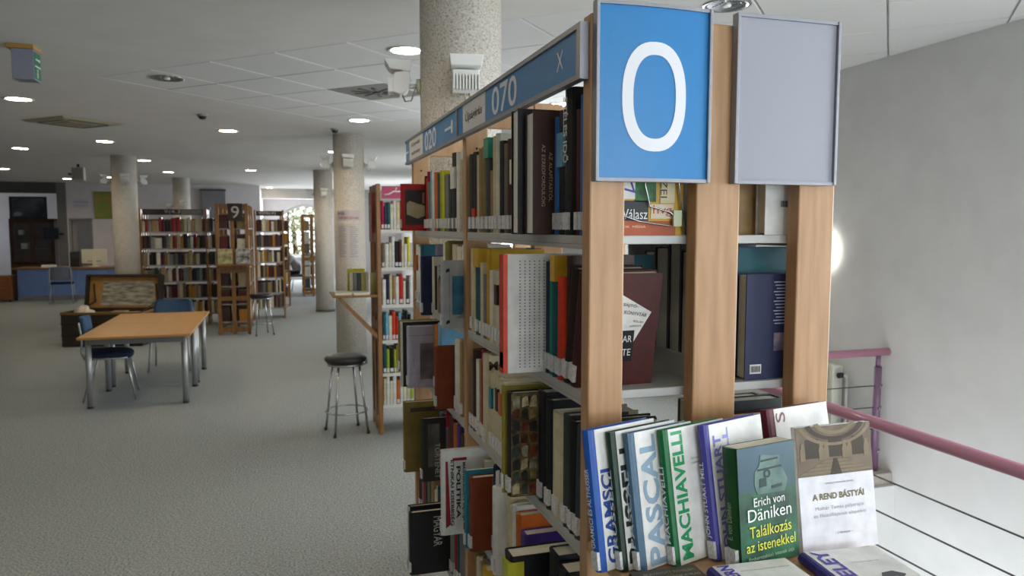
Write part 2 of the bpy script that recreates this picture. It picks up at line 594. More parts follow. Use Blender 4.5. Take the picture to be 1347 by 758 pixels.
# ------------------------------------------------------------------ ceiling fittings
def downlight(x, y, on, label, group=None):
    t = thing('ceiling_downlight', label, 'ceiling light', (x, y, H), 0, group)
    b = MB()
    b.lathe([(.125, 0), (.125, -.004), (.118, -.008), (.1, -.006), (.098, 0.0)], 32)
    b.build('trim_ring', STEEL if not on else WHITEP, t)
    if on:
        MB().lathe([(0, -.003), (.099, -.003)], 32).build('diffuser', LAMPM, t)
        l = bpy.data.lights.new('lamp_light', 'SPOT')
        l.energy = LAMP_W
        l.color = (1.0, .86, .66)
        l.spot_size = R(165)
        l.spot_blend = .6
        l.shadow_soft_size = .09
        o = bpy.data.objects.new('lamp_light', l)
        COL.objects.link(o)
        o.parent = t
        o.location = (0, 0, -.03)
    else:
        MB().lathe([(.1, -.003), (.06, -.0012), (0, -.001)], 32).build('reflector', STEEL, t)
        MB().lathe([(0, -.012), (.02, -.012), (.024, -.003)], 16).build('bulb', WHITEP, t)
        for a in (-.045, .045):
            MB().box(a - .004, a + .004, -.06, .06, -.006, -.0025).build('fin', STEEL, t)
    return t
LAMP_W = 30
for x, y, lb in ((.8, 4.95, 'beside the pebbled column behind the signed bookcase'),
                 (.82, 8.3, 'ahead of the column with the paper list'),
                 (-.59, 9.66, 'over the far end of the reading table'),
                 (-2.23, 7.82, 'nearest the hanging exit sign'),
                 (-2.25, 11.34, 'between the air outlet and the trunk column'),
                 (-3.63, 12.69, 'beside the trunk column on the desk side'),
                 (-5.25, 17.26, 'on the way to the blue desk'),
                 (-4.89, 20.36, 'right over the blue desk'),
                 (-3.78, 19.44, 'over the monitor end of the blue desk'),
                 (-2.25, 14.38, 'just behind the trunk column'),
                 (-2.26, 17.3, 'in front of the column behind the bookcases'),
                 (-.58, 16.25, 'behind the bookcase marked 9'),
                 (-.33, 23.3, 'close to the back wall corner'),
                 (.8, 11.9, 'past the column with the paper list'),
                 (.8, 14.4, 'ahead of the far column'),
                 (2.53, 6.67, 'seen over the books under the 070 strip'),
                 (-.58, 2.9, 'over the aisle beside the signed bookcase'),
                 (-2.25, 4.4, 'on the near open floor away from the bookcase'),
                 (-.58, -.5, 'at the start of the aisle')):
    downlight(x, y, True, 'lit round ceiling downlight ' + lb)
downlight(-.82, 6.4, False, 'unlit chrome downlight set in the ceiling tiles over the open floor')
downlight(2.22, 3.47, False, 'unlit chrome downlight in the tiles above the plain grey sign')

# swirl diffuser tile
vc = org + eA * (.6 * (VENT[0] + .5)) + eB * (.6 * (VENT[1] + .5))
v = thing('ceiling_air_diffuser', 'square grey ceiling tile with a black swirl air diffuser', 'air vent', (vc.x, vc.y, H), th)
MB().box(-.2945, .2945, -.2945, .2945, 0, .012).build('plate', mat('vent_grey', '#7d7b72', rough=.6, noise=.05), v)
for k in range(10):
    a = 2 * math.pi * k / 10
    c, s_ = math.cos(a), math.sin(a)
    pts = []
    for rr, off in ((.06, .02), (.2, .05), (.21, .02), (.06, .0)):
        pts.append((c * rr - s_ * off, s_ * rr + c * off))
    MB().prism(pts, -.004, 0.0).build('slot', BLACKP, v)
MB().lathe([(.0, -.006), (.035, -.006), (.04, 0)], 16).build('hub', BLACKP, v)

# cassette air outlet
v = _v = thing('ceiling_air_outlet', 'flat square yellowish cassette air outlet on the far ceiling', 'air vent', (-2.15, 9.35, H), th)
CASS = mat('cassette_plastic', '#a09a80', rough=.6, noise=.05)
MB().hexa([(-.4, -.4, -.03), (.4, -.4, -.03), (.4, .4, -.03), (-.4, .4, -.03), (-.46, -.46, 0), (.46, -.46, 0), (.46, .46, 0), (-.46, .46, 0)]).build('panel', CASS, v)
for k in range(4):
    a = k * math.pi / 2
    m = MB().box(-.28, .28, .30, .345, -.034, -.029)
    m.build('slot', BLACKP, v, rot=(0, 0, a))
MB().box(-.2, .2, -.2, .2, -.036, -.03).build('grille', mat('cassette_grille', '#8c866a', rough=.6), v)

_v.scale = (.78, .78, .7)
for x, y, lb in ((-.75, 8.35, 'over the reading table'), (-4.3, 18.2, 'on the way to the blue desk'), (.62, 9.1, 'by the column with the paper list')):
    t = thing('smoke_detector', 'small dark round smoke detector on the ceiling ' + lb, 'smoke detector', (x, y, H))
    MB().lathe([(.05, 0), (.05, -.012), (.046, -.02)], 20).build('base', mat('detector_base', '#8d8878', rough=.5), t)
    MB().lathe([(.0, -.05), (.025, -.048), (.036, -.035), (.038, -.02)], 20).build('sensor', BLACKP, t)
t = thing('ceiling_speaker', 'small grey box loudspeaker hung from the ceiling towards the desk', 'loudspeaker', (-3.55, 15.6, H))
MB().box(-.1, .1, -.08, .08, -.3, -.06).build('box', mat('speaker_grey', '#97948a', rough=.6), t, bevel=.006)
MB().box(-.02, .02, -.02, .02, -.06, 0).build('bracket', BLACKP, t)
MB().box(-.085, .085, -.084, -.08, -.28, -.08).build('grille', mat('speaker_grille', '#7a776c', rough=.6), t)

# exit sign hung from the ceiling
t = thing('exit_sign', 'hanging green emergency exit sign box with ochre ceiling mount', 'exit sign', (-1.535, 5.5, H), R(0))
t.scale = (.62, .62, .85)
MB().box(-.14, .11, -.03, .25, -.03, 0).build('ceiling_mount', mat('ochre_mount', '#a9823c', rough=.5), t, bevel=.004)
MB().box(-.1, .1, 0.0, .22, -.25, -.03).build('box', mat('sign_diffuser', '#7f8290', rough=.35), t, bevel=.004)
g = MB().box(.1, .104, .012, .21, -.24, -.045).build('green_face', mat('exit_green', '#0d6b40', rough=.35), t)
MB().box(.1035, .106, .02, .2, -.152, -.142).build('white_line', WHITEP, g)
MB().prism([(.16, -.11), (.195, -.095), (.16, -.08)], .104, .106, fn=lambda x, y, z: (z, x, y)).build('arrow', WHITEP, g)
b = MB().box(.104, .106, .05, .16, -.1, -.09)
b.build('arrow_shaft', WHITEP, g)
MB().lathe([(0, .0), (.012, 0.0), (.012, .002)], 12).build('runner_head', WHITEP, g, (.104, .1, -.175), (0, R(90), 0))
MB().box(.104, .106, .085, .11, -.23, -.19).build('runner_body', WHITEP, g)

# flood lamps on the columns
def flood_master():
    t = thing('column_floodlight', 'white floodlight', 'floodlight', (0, 0, 0))
    # local: mounted on a wall at y=0 behind, sticks out towards -y
    MB().lathe([(.05, 0), (.05, -.022), (.04, -.026), (0, -.026)], 20).build('wall_plate', mat('cream_plastic', '#c9c5ac', rough=.45), t, rot=(R(-90), 0, 0))
    bpy.context.view_layer.update()
    MB().tube([(0, -.02, 0), (0, -.09, 0)], .016, 10).build('arm', WHITEP, t)
    body = MB()
    prof = [(-.045, -.05), (-.05, 0.01), (-.035, .075), (.06, .09), (.07, .02), (.05, -.04), (0, -.065)]
    body.prism(prof, -.083, .083, fn=lambda x, y, z: (z, x - .135, y))
    hb = body.build('housing', WHITEP, t, bevel=.006)
    MB().hexa([(-.095, -.2, .095), (.095, -.2, .095), (.095, -.065, .08), (-.095, -.065, .08),
               (-.105, -.235, .155), (.105, -.235, .155), (.105, -.055, .15), (-.105, -.055, .15)]).build('head', WHITEP, t, bevel=.004)
    for k in range(9):
        x = -.076 + .152 * k / 8
        MB().box(x - .004, x + .004, -.212, -.17, -.05, .04).build('fin', WHITEP, hb)
    MB().tube([(.02, -.03, -.01), (.04, -.06, -.1), (.0, -.1, -.1), (-.01, -.12, -.05)], .005, 6).build('cable', mat('cable_grey', '#9a998c', rough=.5), t)
    return t
fm = flood_master()
first = True
def flood(col, r, ang, z, label, sc=.7):
    global first
    o = fm if first else copy_tree(fm)
    first = False
    a = R(ang)
    # ang: direction from column centre in world (0 = towards -y, positive = towards +x)
    o.location = (col[0] + math.sin(a) * r, col[1] - math.cos(a) * r, z)
    o.rotation_euler = (0, 0, a)
    o.scale = (sc, sc, sc)
    o['label'] = label
    o['group'] = 'floodlights on the columns'
flood((.82, 3.5), .19, -9, 2.37, 'white finned floodlight facing the signed bookcase on the pebbled column')
flood((.82, 3.5), .19, -98, 2.40, 'white floodlight turned sideways on the pebbled column, cable hanging')
for ang, w_ in ((-6, 'facing the open floor'), (-95, 'on the side towards the arched window'), (82, 'on the side towards the magenta bookcase')):
    flood((.82, 9.7), .19, ang, 2.52, 'small floodlight on the paper-list column ' + w_)
for ang, w_ in ((0, 'facing the open floor'), (-90, 'on the side towards the window chair'), (90, 'on the far side from the window')):
    flood((.82, 15.9), .19, ang, 2.4, 'small floodlight on the far column ' + w_)
for ang, w_ in ((12, 'facing the trunk'), (-78, 'on the desk side'), (102, 'on the bookcase side')):
    flood((-2.44, 13.6), .19, ang, 2.48, 'small floodlight on the column by the trunk ' + w_)
for ang, w_ in ((10, 'facing the bookcases'), (-85, 'on the desk side')):
    flood((-2.25, 19.3), .19, ang, 2.25, 'small floodlight on the column behind the bookcases ' + w_)

# ------------------------------------------------------------------ books
BOOKS = {}
def book(label, group, loc, h, d, t, col, rot=(0, 0, 0), spine=None, band=None, cap=None, sticker=True, inv=False,
         front=None, hard=True, strip=None, page=None):
    o = thing('book', label, 'book', loc, 0, group)
    o.rotation_euler = rot
    bt = min(.0028 if hard else .0012, t * .2)
    bu = min(.004, t * .16)
    e = .006 if hard else .004
    def fx(x):
        return d - x if inv else x
    prof = [(d, 0), (e, 0), (bu * .3, t * .12), (-bu * .5 + .001, t * .3), (-bu + .001, t * .5), (-bu * .5 + .001, t * .7), (bu * .3, t * .88), (e, t), (d, t),
            (d, t - bt), (e + .001, t - bt), (e + .001, bt), (d, bt)]
    poly = [(fx(x), y) for x, y in prof]
    if inv:
        poly = poly[::-1]
    MB().prism(poly, 0, h).build('cover', paper(col), o)
    ov = .003 if hard else .0006
    xs = sorted((fx(e + .0015), fx(d - (.004 if hard else .0008))))
    MB().box(xs[0], xs[1], bt + .0002, t - bt - .0002, ov, h - ov).build('page_block', page or PAGE, o)
    sx = -bu - .0008
    if not inv:
        if sticker and t > .007:
            w = min(t * .8, .026)
            MB().box(sx, .002, t / 2 - w / 2, t / 2 + w / 2, .010, .042).build('call_number_label', STICK, o)
        if band:
            MB().box(sx + .0002, e - .001, t * .1, t * .9, h * .18 if band == 'red' else h * .55, h * .3 if band == 'red' else h * .82).build('title_band', paper(band), o)
        if cap:
            MB().box(sx, d * .75, -.0008, t + .0005, h - .05, h + .0006).build('top_band', paper(cap), o)
    if spine:
        MB().box(sx, .004, .0005, t - .0005, 0, h).build('spine_strip', paper(spine), o)
    if front:
        x0 = strip or 0.0005
        MB().box(x0, d - .0003, -.0006, .0002, .0003, h - .0003).build('front_print', paper(front), o)
    return o

rnd = random.Random(5)
SH = [1.734, 1.454, 1.174, .894, .614, .334, .054]
SHN = ['top', 'second', 'third', 'fourth', 'fifth', 'sixth', 'bottom']
FILL = ['cream', 'pale', 'white', 'tan', 'greybrown', 'slate', 'black', 'maroon', 'olive', 'navy', 'teal', 'crimson', 'brown', 'grey', 'sand', 'steel', 'blue', 'sky', 'mauve', 'greygreen']
# (y of the near side, thickness, height, x of the spine, colour, options)
TAB = {
    (1, 0): [(1.222, .007, .250, .510, 'gold', dict(art='press', d=.19)), (1.232, .009, .250, .512, 'ochre', {}), (1.243, .016, .248, .512, 'blue', {}), (1.261, .018, .225, .512, 'maroon', {}),
             (1.282, .045, .268, .507, 'black', dict(art='spine1')), (1.330, .040, .235, .512, 'black', dict(band='sky')),
             (1.395, .052, .240, .470, 'brown', dict(inv=1, art='muzeum', d=.2, page='w')), (1.455, .046, .252, .458, 'black', dict(inv=1, d=.21, page='w')),
             (1.522, .020, .21, .507, 'slate', {}), (1.544, .024, .22, .507, 'charcoal', {}), (1.570, .036, .212, .507, 'steel', {}),
             (1.611, .0554, .205, .507, 'blue', dict(band='pale')), (1.668, .0233, .218, .507, 'maroon', {}),
             (1.693, .0320, .210, .507, 'greybrown', {}), (1.727, .038, .220, .507, 'black', {}), (1.768, .025, .242, .507, 'pale', {}), (1.795, .025, .238, .507, 'cream', {}),
             (1.822, .0235, .156, .507, 'tan', {}), (1.848, .044, .240, .507, 'slate', dict(cap='green')), (1.894, .0400, .223, .507, 'olive', {}),
             (1.936, .0227, .222, .507, 'tan', {}), (1.960, .0210, .207, .507, 'cream', {}), (1.983, .046, .218, .507, 'black', dict(band='red')), (2.031, .04, .216, .507, 'charcoal', {})],
    (2, 0): [(2.161, .0330, .212, .507, 'cream', {}), (2.196, .0390, .237, .507, 'white', {}), (2.237, .065, .240, .507, 'black', dict(band='white')), (2.304, .0437, .176, .507, 'slate', {}),
             (2.350, .028, .182, .507, 'grey', {}), (2.379, .028, .182, .507, 'greygreen', {}), (2.409, .034, .198, .507, 'yellow', {}), (2.444, .034, .2, .507, 'lime', {}),
             (2.480, .048, .193, .507, 'slate', {}), (2.530, .0529, .201, .507, 'orange', {}), (2.585, .03, .207, .507, 'white', {}), (2.616, .03, .207, .507, 'sky', {}),
             (2.65, .026, .175, .507, 'greygreen', dict(lean=8)), (2.70, .026, .19, .507, 'red', {}), (2.728, .03, .2, .507, 'black', {}), (2.760, .016, .172, .420, 'red', dict(art='redframe', d=.12))],
    (1, 1): [(1.240, .028, .215, .507, 'maroon', dict(lean=-11, art='sajto', d=.155)), (1.276, .028, .222, .507, 'darkbrown', dict(lean=-11)),
             (1.330, .0290, .199, .507, 'orangered', {}), (1.362, .0240, .239, .507, 'teal', dict(cap='gold', d=.21)), (1.388, .015, .235, .507, 'green', {}), (1.405, .0200, .226, .507, 'navy', {}),
             (1.428, .0300, .240, .424, 'white', dict(spine='orangered', art='dots', d=.17)), (1.68, .0332, .228, .507, 'plum', {}), (1.715, .0278, .227, .507, 'mauve', {}), (1.744, .0227, .205, .507, 'mauve', {}),
             (1.768, .030, .185, .507, 'pale', dict(band='brown')), (1.799, .028, .187, .507, 'cream', {}), (1.828, .0248, .184, .507, 'white', {}), (1.854, .033, .236, .507, 'gold', {}), (1.888, .032, .17, .507, 'mauve', {}),
             (1.921, .0290, .199, .507, 'cream', {}), (1.951, .0600, .236, .507, 'teal', dict(cap='gold')), (2.012, .0506, .235, .507, 'cream', {})],
    (2, 1): [(2.118, .0180, .198, .437, 'palegrey', dict(art='art', d=.16)), (2.142, .06, .242, .515, 'white', {}), (2.204, .07, .235, .515, 'pale', {}), (2.276, .065, .24, .515, 'cream', {}), (2.347, .0264, .251, .507, 'olive', {}), (2.375, .0260, .246, .507, 'limeolive', {}), (2.402, .0340, .241, .507, 'white', {}),
             (2.438, .0187, .196, .474, 'pale', dict(art='ntk', d=.15)), (2.459, .0290, .198, .441, 'navy', dict(d=.15)), (2.52, .06, .235, .507, 'mauve', {}), (2.82, .0464, .227, .507, 'teal', {}), (2.868, .0480, .216, .507, 'white', {}), (2.918, .0500, .225, .507, 'white', dict(band='orange'))],
    (1, 2): [(1.229, .030, .215, .507, 'slate', dict(lean=-3)), (1.264, .0250, .215, .507, 'black', {}), (1.296, .0293, .219, .507, 'slate', {}), (1.332, .0540, .211, .507, 'cream', dict(page='w')), (1.390, .0311, .227, .507, 'navyblack', {}), (1.43, .045, .235, .507, 'black', {}),
             (1.486, .0289, .225, .452, 'darkcollage', dict(art='collage', d=.17)), (1.517, .0116, .236, .444, 'limeolive', {}), (1.53, .012, .236, .45, 'cream', {}), (1.707, .0255, .197, .507, 'pale', {}), (1.735, .0301, .202, .507, 'cream', dict(band='orange')),
             (1.767, .0250, .208, .507, 'cream', dict(band='brown')), (1.794, .025, .208, .507, 'cream', {}), (1.821, .0310, .197, .507, 'cream', dict(band='tealblue')), (1.854, .0540, .241, .500, 'cream', dict(art='magyar', d=.17)), (1.910, .0340, .243, .507, 'crimson', {}),
             (1.946, .0170, .213, .507, 'tan', {}), (1.965, .0390, .208, .507, 'white', {}), (2.006, .0285, .232, .507, 'brown', {}), (2.036, .0360, .203, .507, 'greybrown', {})],
    (2, 2): [(2.17, .03, .230, .507, 'tan', {}), (2.201, .028, .23, .507, 'pale', {}), (2.231, .0411, .228, .507, 'white', {}), (2.291, .0237, .2, .452, 'rust', dict(d=.17)), (2.49, .0516, .244, .507, 'sky', {}), (2.545, .03, .235, .507, 'orange', {}), (2.577, .026, .23, .507, 'olive', {}),
             (2.625, .0296, .222, .418, 'lilacwhite', dict(art='lilac', d=.14)), (2.657, .0158, .235, .401, 'black', dict(spine='pale', d=.16)), (2.675, .024, .229, .507, 'indigo', {}), (2.70, .0503, .220, .507, 'blue', {}), (2.945, .022, .205, .433, 'olive', dict(d=.16))],
    (1, 3): [(1.30, .05, .19, .507, 'black', {}), (1.355, .05, .2, .507, 'navyblack', {}), (1.45, .05, .165, .44, 'black', dict(art='tab', d=.24)), (1.56, .035, .16, .507, 'purple', {}), (1.60, .03, .19, .507, 'orange', {}), (1.632, .022, .2, .507, 'white', {}), (1.656, .02, .19, .507, 'cream', {}), (1.679, .0276, .255, .507, 'cream', {}), (1.708, .0275, .22, .480, 'white', dict(art='wspine')), (1.737, .0294, .264, .507, 'darkbrown', {}),
             (1.855, .0280, .200, .457, 'rust', dict(d=.15)), (1.884, .0140, .212, .447, 'tealblue', dict(d=.17)), (1.982, .0200, .240, .405, 'white', dict(art='redwhite', d=.17))],
    (2, 3): [(2.15, .05, .225, .507, 'brown', {}), (2.21, .04, .24, .507, 'purple', {}), (2.255, .05, .23, .507, 'orange', {}), (2.31, .06, .239, .507, 'maroon', {}), (2.433, .0220, .216, .430, 'charcoal', dict(art='tortenet', d=.15)), (2.547, .0280, .248, .390, 'goldolive', dict(art='oldgold', d=.18))],
    (1, 4): [(1.45, .05, .24, .47, 'black', {}), (1.80, .04, .25, .48, 'gold', {})],
    (2, 4): [(2.35, .024, .21, .375, 'black', dict(art='mag', d=.15)), (2.38, .02, .22, .375, 'black', dict(spine='white', d=.16))],
}
# stretches hidden behind other books or below the frame, left empty
NOFILL = {(1, 4): [(0, 1.84)], (1, 5): [(0, 9)], (2, 5): [(0, 9)], (1, 1): [(1.45, 1.69)], (1, 2): [(1.53, 1.70)], (2, 1): [(2.48, 2.81)], (2, 2): [(2.31, 2.48), (2.74, 2.94)], (2, 0): [(2.77, 9)], (2, 3): [(0, 2.14), (2.57, 9)], (1, 3): [(0, 1.295), (1.4, 1.46), (1.5, 1.56)], (2, 4): [(2.41, 2.9)]}
SPAN = {1: (1.222, 2.074), 2: (2.112, 2.965)}
GRP = 'books on the aisle side of the signed bookcase'
ART = {}
for bay in (1, 2):
    for si in range(0, 6):
        rows = list(TAB.get((bay, si), []))
        a0, a1 = SPAN[bay]
        # fill gaps between the listed books
        rows.sort(key=lambda r: r[0])
        full = []
        y = a0 + .004
        nofill = NOFILL.get((bay, si), [])
        def fill(y, lim):
            if any(p <= y and lim <= q for p, q in nofill):
                return
            for p, q in nofill:
                if p <= y < q:
                    y = q
            while lim - y > .012:
                t = min(rnd.uniform(.012, .034), lim - y - .001)
                full.append((y, t, rnd.uniform(.175, .245), rnd.uniform(.505, .515), rnd.choice(FILL), {}))
                y += t + .001
        for k_, r in enumerate(rows):
            if k_ or r[0] - y > .06:
                fill(y, r[0])
            full.append(r)
            extra = r[2] * math.sin(R(abs(r[5].get('lean', 0)))) * 0
            y = r[0] + r[1] + .001 + extra
        fill(y, a1 - (.03 if si else .0))
        full.sort(key=lambda r: r[0])
        strip = 'sign-side' if bay == 1 else 'column-side'
        for n, (y, t, h, x, c, o) in enumerate(full):
            lab = '%s book, %s from the sign end, %s shelf in the %s bay' % (WORD.get(c, c), ORD[n], SHN[si], strip)
            ln = R(o.get('lean', 0))
            d = o.get('d', rnd.uniform(.125, .175))
            d = min(d, .738 - x)
            z = SH[si]
            if ln < 0:      # leaning towards the sign end: pivot on the near bottom edge
                loc = (x, y + t * 0 + h * math.sin(-ln) * .55, z)
                rot = (-ln, 0, 0)
                z_off = 0
            elif ln > 0:
                loc = (x, y, z + t * math.sin(ln) * 0)
                rot = (-ln, 0, 0)
            else:
                loc, rot = (x, y, z), (0, 0, 0)
            b = book(lab, GRP, loc, min(h, .268), d, t, c, rot, o.get('spine'), o.get('band'), o.get('cap'), True,
                     bool(o.get('inv')), None, not (t < .016), None, WPAGE if o.get('page') or o.get('inv') else None)
            if ln < 0:
                b.location.z += 0.0
            if ln > 0:
                b.location.z += t * math.sin(ln)
            if o.get('art'):
                ART[o['art']] = (b, min(h, .268), d, t)

def flat(parent, name, x0, x1, z0, z1, m, y=-.0009, th_=.0007):
    return MB().box(x0, x1, y, y + th_, z0, z1).build(name, m, parent)

# --- covers with print
b, h, d, t = ART['muzeum']
for i, s_ in enumerate(('A BUDAPESTI TÖRTÉNETI MÚZEUM', 'AZ ALAPÍTÁSTÓL', 'AZ EZREDFORDULÓIG')):
    letter(b, s_, (.052 - i * .015, -.001, h * (.5, .47, .48)[i]), -Z_, X_, h * (.86, .4, .5)[i], .009, ink('#b79a83'))
b, h, d, t = ART['spine1']
letter(b, 'SZÉLES IDŐ', (-.0045, t * .5, h * .72), -Z_, -Y_, .12, .026, ink('#d8d4cc'), bold=.02)
b, h, d, t = ART['redframe']
flat(b, 'picture', .014, d, .022, h - .022, mat('dark_photo', '#1a1716', nscale=9, color2='#3a2a20', rough=.4))
MB().prism([(.02, .06), (.06, .045), (.1, .06), (.115, .085), (.06, .1), (.03, .11), (.02, .1)], -.0016, -.0009, fn=lambda x, y, z: (x, z, y)).build('pale_figure', paper('#c8bf9a'), b)
flat(b, 'pale_corner', .078, d, .1, h - .03, paper('#b9876f'), -.0016)
b, h, d, t = ART['dots']
DOTM = ink('#6a6f88')
db = MB()
for i in range(13):
    for j in range(34):
        x, z = .03 + i * .0102, .012 + j * .0065
        if x < d - .005:
            db.add([(x - .0014, -.0006, z - .0014), (x + .0014, -.0006, z - .0014), (x + .0014, -.0006, z + .0014), (x - .0014, -.0006, z + .0014)], [(0, 1, 2, 3)])
dp = db.build('dot_pattern', DOTM, b)
dp['kind'] = 'stuff'
b, h, d, t = ART['sajto']
MB().prism([(.04, .05), (.108, .085), (.139, .142), (.078, .176), (.04, .19)], -.0014, -.0006, fn=lambda x, y, z: (x, z, y)).build('white_panel', paper('white'), b)
flat(b, 'black_panel', .04, .108, .048, .108, paper('black'), -.0022)
for s_, x, z, w, hh, cc in (('SAJTÓ-', .096, .156, .030, .0085, '#15151a'), ('KÖNYVTÁR', .107, .141, .046, .0085, '#15151a'), ('RÓLAM', .114, .125, .02, .005, '#44444a'), ('SZÁRMAZÓ', .109, .117, .024, .0045, '#55555a'),
                            ('MAGYAR', .075, .092, .058, .013, '#d8d8d4'), ('MENETE', .075, .066, .058, .013, '#d8d8d4')):
    letter(b, s_, (x, -.0026, z), Vector((.98, 0, -.17)) if z > .12 else X_, Vector((.17, 0, .98)) if z > .12 else Z_, w, hh, ink(cc))
b, h, d, t = ART['press']
flat(b, 'orange_strip', .003, d - .015, .0, .026, paper('#b0561c'))
letter(b, 'KIADVÁNYOK  MÉDIA', (.07, -.0014, .016), X_, Z_, .09, .005, ink('#d9c69a'))
flat(b, 'black_strip', .003, .12, .026, .062, paper('#1a1f22'))
flat(b, 'green_picture', .093, .135, .06, .13, mat('green_photo', '#2f7a3c', nscale=40, color2='#12241a'))
MB().prism([(.03, .065), (.093, .065), (.093, .135), (.03, .135)], -.0015, -.0009, fn=lambda x, y, z: (x, z, y)).build('white_cutting', paper('white'), b)
letter(b, 'PSZ', (.07, -.0019, .098), Vector((.35, 0, -.94)), Vector((.94, 0, .35)), .06, .03, ink('#3a3a90'))
letter(b, 'tiVálasz', (.088, -.0014, .038), X_, Z_, .06, .018, ink('#d8d8d8'))
flat(b, 'cream_cutting', .143, .172, .058, .135, paper('#d6cba8'), -.0015)
letter(b, 'ER ZEI', (.15, -.0019, .1), -Z_, X_, .065, .013, ink('#191919'))
flat(b, 'red_cutting', .125, .17, .03, .056, paper('#d5cdb8'), -.0016)
letter(b, 'hvg', (.148, -.0021, .044), X_, Z_, .038, .02, ink('#c02a1c'))
b, h, d, t = ART['art']
flat(b, 'blue_picture', .03, .15, .04, h - .045, mat('blue_art', '#3f86a8', nscale=14, color2='#1d3f57', rough=.45))
MB().prism([(.04, .03), (.12, .028), (.125, .075), (.08, .06), (.055, .04)], -.0016, -.0009, fn=lambda x, y, z: (x, z, y)).build('grey_figure', paper('#9aa39c'), b)
for z in (.018, h - .03):
    MB().prism([(.012, z - .006), (.024, z), (.02, z + .008), (.012, z + .004)], -.0014, -.0007, fn=lambda x, y, zz: (x, zz, y)).build('dark_mark', paper('#22282a'), b)
flat(b, 'thin_line', .022, .0232, .02, h - .02, paper('#8f949a'))
b, h, d, t = ART['ntk']
flat(b, 'brown_stripe', .005, .013, .02, h - .03, paper('#4a2d1e'))
flat(b, 'white_block', .015, .06, .13, h - .015, paper('white'))
flat(b, 'beige_photo', .015, .1, .01, .125, mat('beige_photo_mat', '#b3a594', nscale=12, color2='#7d7060'))
for i, s_ in enumerate(('NEM', 'TUDOD', 'KI')):
    letter(b, s_, (.034, -.0014, h - .032 - i * .018), X_, Z_, .03, .012, ink('#1b1b20'))
b, h, d, t = ART['collage']
flat(b, 'front_print', .001, d - .001, .001, h - .001, mat('collage_art', '#8a7448', nscale=45, color2='#241c18', rough=.4), -.0005, .0006)
for i in range(9):
    for j in range(8):
        cc = rnd.choice(['#5c2f1a', '#8b7a4c', '#2c2a28', '#9b9680', '#6b2a24', '#3a4a3c', '#c7b994', '#1d1b1a', '#7d3c1c'])
        x0, z0 = .002 + i * .0195, .004 + j * .027
        if x0 + .02 > d:
            continue
        MB().prism([(x0 + rnd.uniform(0, .006), z0 + rnd.uniform(0, .006)), (x0 + .0185 - rnd.uniform(0, .003), z0 + rnd.uniform(0, .006)), (x0 + .0185 - rnd.uniform(0, .004), z0 + .025), (x0 + .010, z0 + .027 - rnd.uniform(0, .003)), (x0 + rnd.uniform(0, .004), z0 + .02)], -.0013, -.0006, fn=lambda x, y, z: (x, z, y)).build('picture_patch', mat('patch_' + cc, cc, nscale=60, noise=.6), b)
b, h, d, t = ART['magyar']
letter(b, 'Magyar', (.055, -.001, h - .03), X_, Z_, .1, .03, ink('#26231e'), bold=.03)
b, h, d, t = ART['lilac']
flat(b, 'photo', .042, d, .03, h * .72, mat('dark_photo2', '#4a3f48', nscale=10, color2='#8a7f80'))
flat(b, 'top_line', .0, d, h - .034, h - .032, paper('#8f8894'))
letter(b, 'ELIDEGENEDÉS', (.02, -.001, h * .45), -Z_, X_, .05, .004, ink('#5c5662'))
b, h, d, t = ART['tortenet']
letter(b, 'TÖRTÉNET', (.055, -.001, h * .32), -Z_, X_, .12, .022, ink('#c9c6b4'))
flat(b, 'grey_photo', .02, .06, .05, h - .02, mat('grey_photo', '#6c6d66', nscale=12, color2='#2b2c2a'))
b, h, d, t = ART['oldgold']
flat(b, 'dark_band', .02, .16, h - .035, h - .02, paper('#4b4a34'))
flat(b, 'emblem', .06, .085, .09, .13, paper('#7a2f22'))
flat(b, 'foot_label', .06, .1, .012, .026, paper('#2c2a20'))
b, h, d, t = ART['redwhite']
MB().prism([(.01, .02), (.024, .03), (.016, h - .03), (.01, h - .03)], -.0013, -.0006, fn=lambda x, y, z: (x, z, y)).build('red_wedge', paper('crimson'), b)
flat(b, 'red_foot', .06, .085, .012, .032, paper('crimson'))
flat(b, 'red_head', .03, .07, h - .03, h - .022, paper('crimson'))
for i, s_ in enumerate(('ETNIKAI KISEBBSÉG', 'POLITIKA', 'MAGYAR KÖNYV SAJTÓJA')):
    letter(b, s_, (.03 + i * .016, -.0015, h * .5), -Z_, X_, h * (.78, .62, .7)[i], .012, ink('#22222a'), bold=.03)
b, h, d, t = ART['mag']
letter(b, 'MAGYAR', (.09, -.001, h - .07), -Z_, X_, .1, .028, ink('#d0cfc8'))
b, h, d, t = ART['tab']
MB().box(-.006, .03, -.002, .04, h - .06, h - .012).build('yellow_tab', paper('#b5b52c'), b)
letter(b, 'DUBLIN', (.15, -.001, h - .02), X_, Z_, .06, .01, ink('#6a6a66'))
b, h, d, t = ART['wspine']
letter(b, 'A KÖNYV', (-.0045, t / 2, h * .55), -Z_, -Y_, .07, .008, ink('#2a2a2e'))

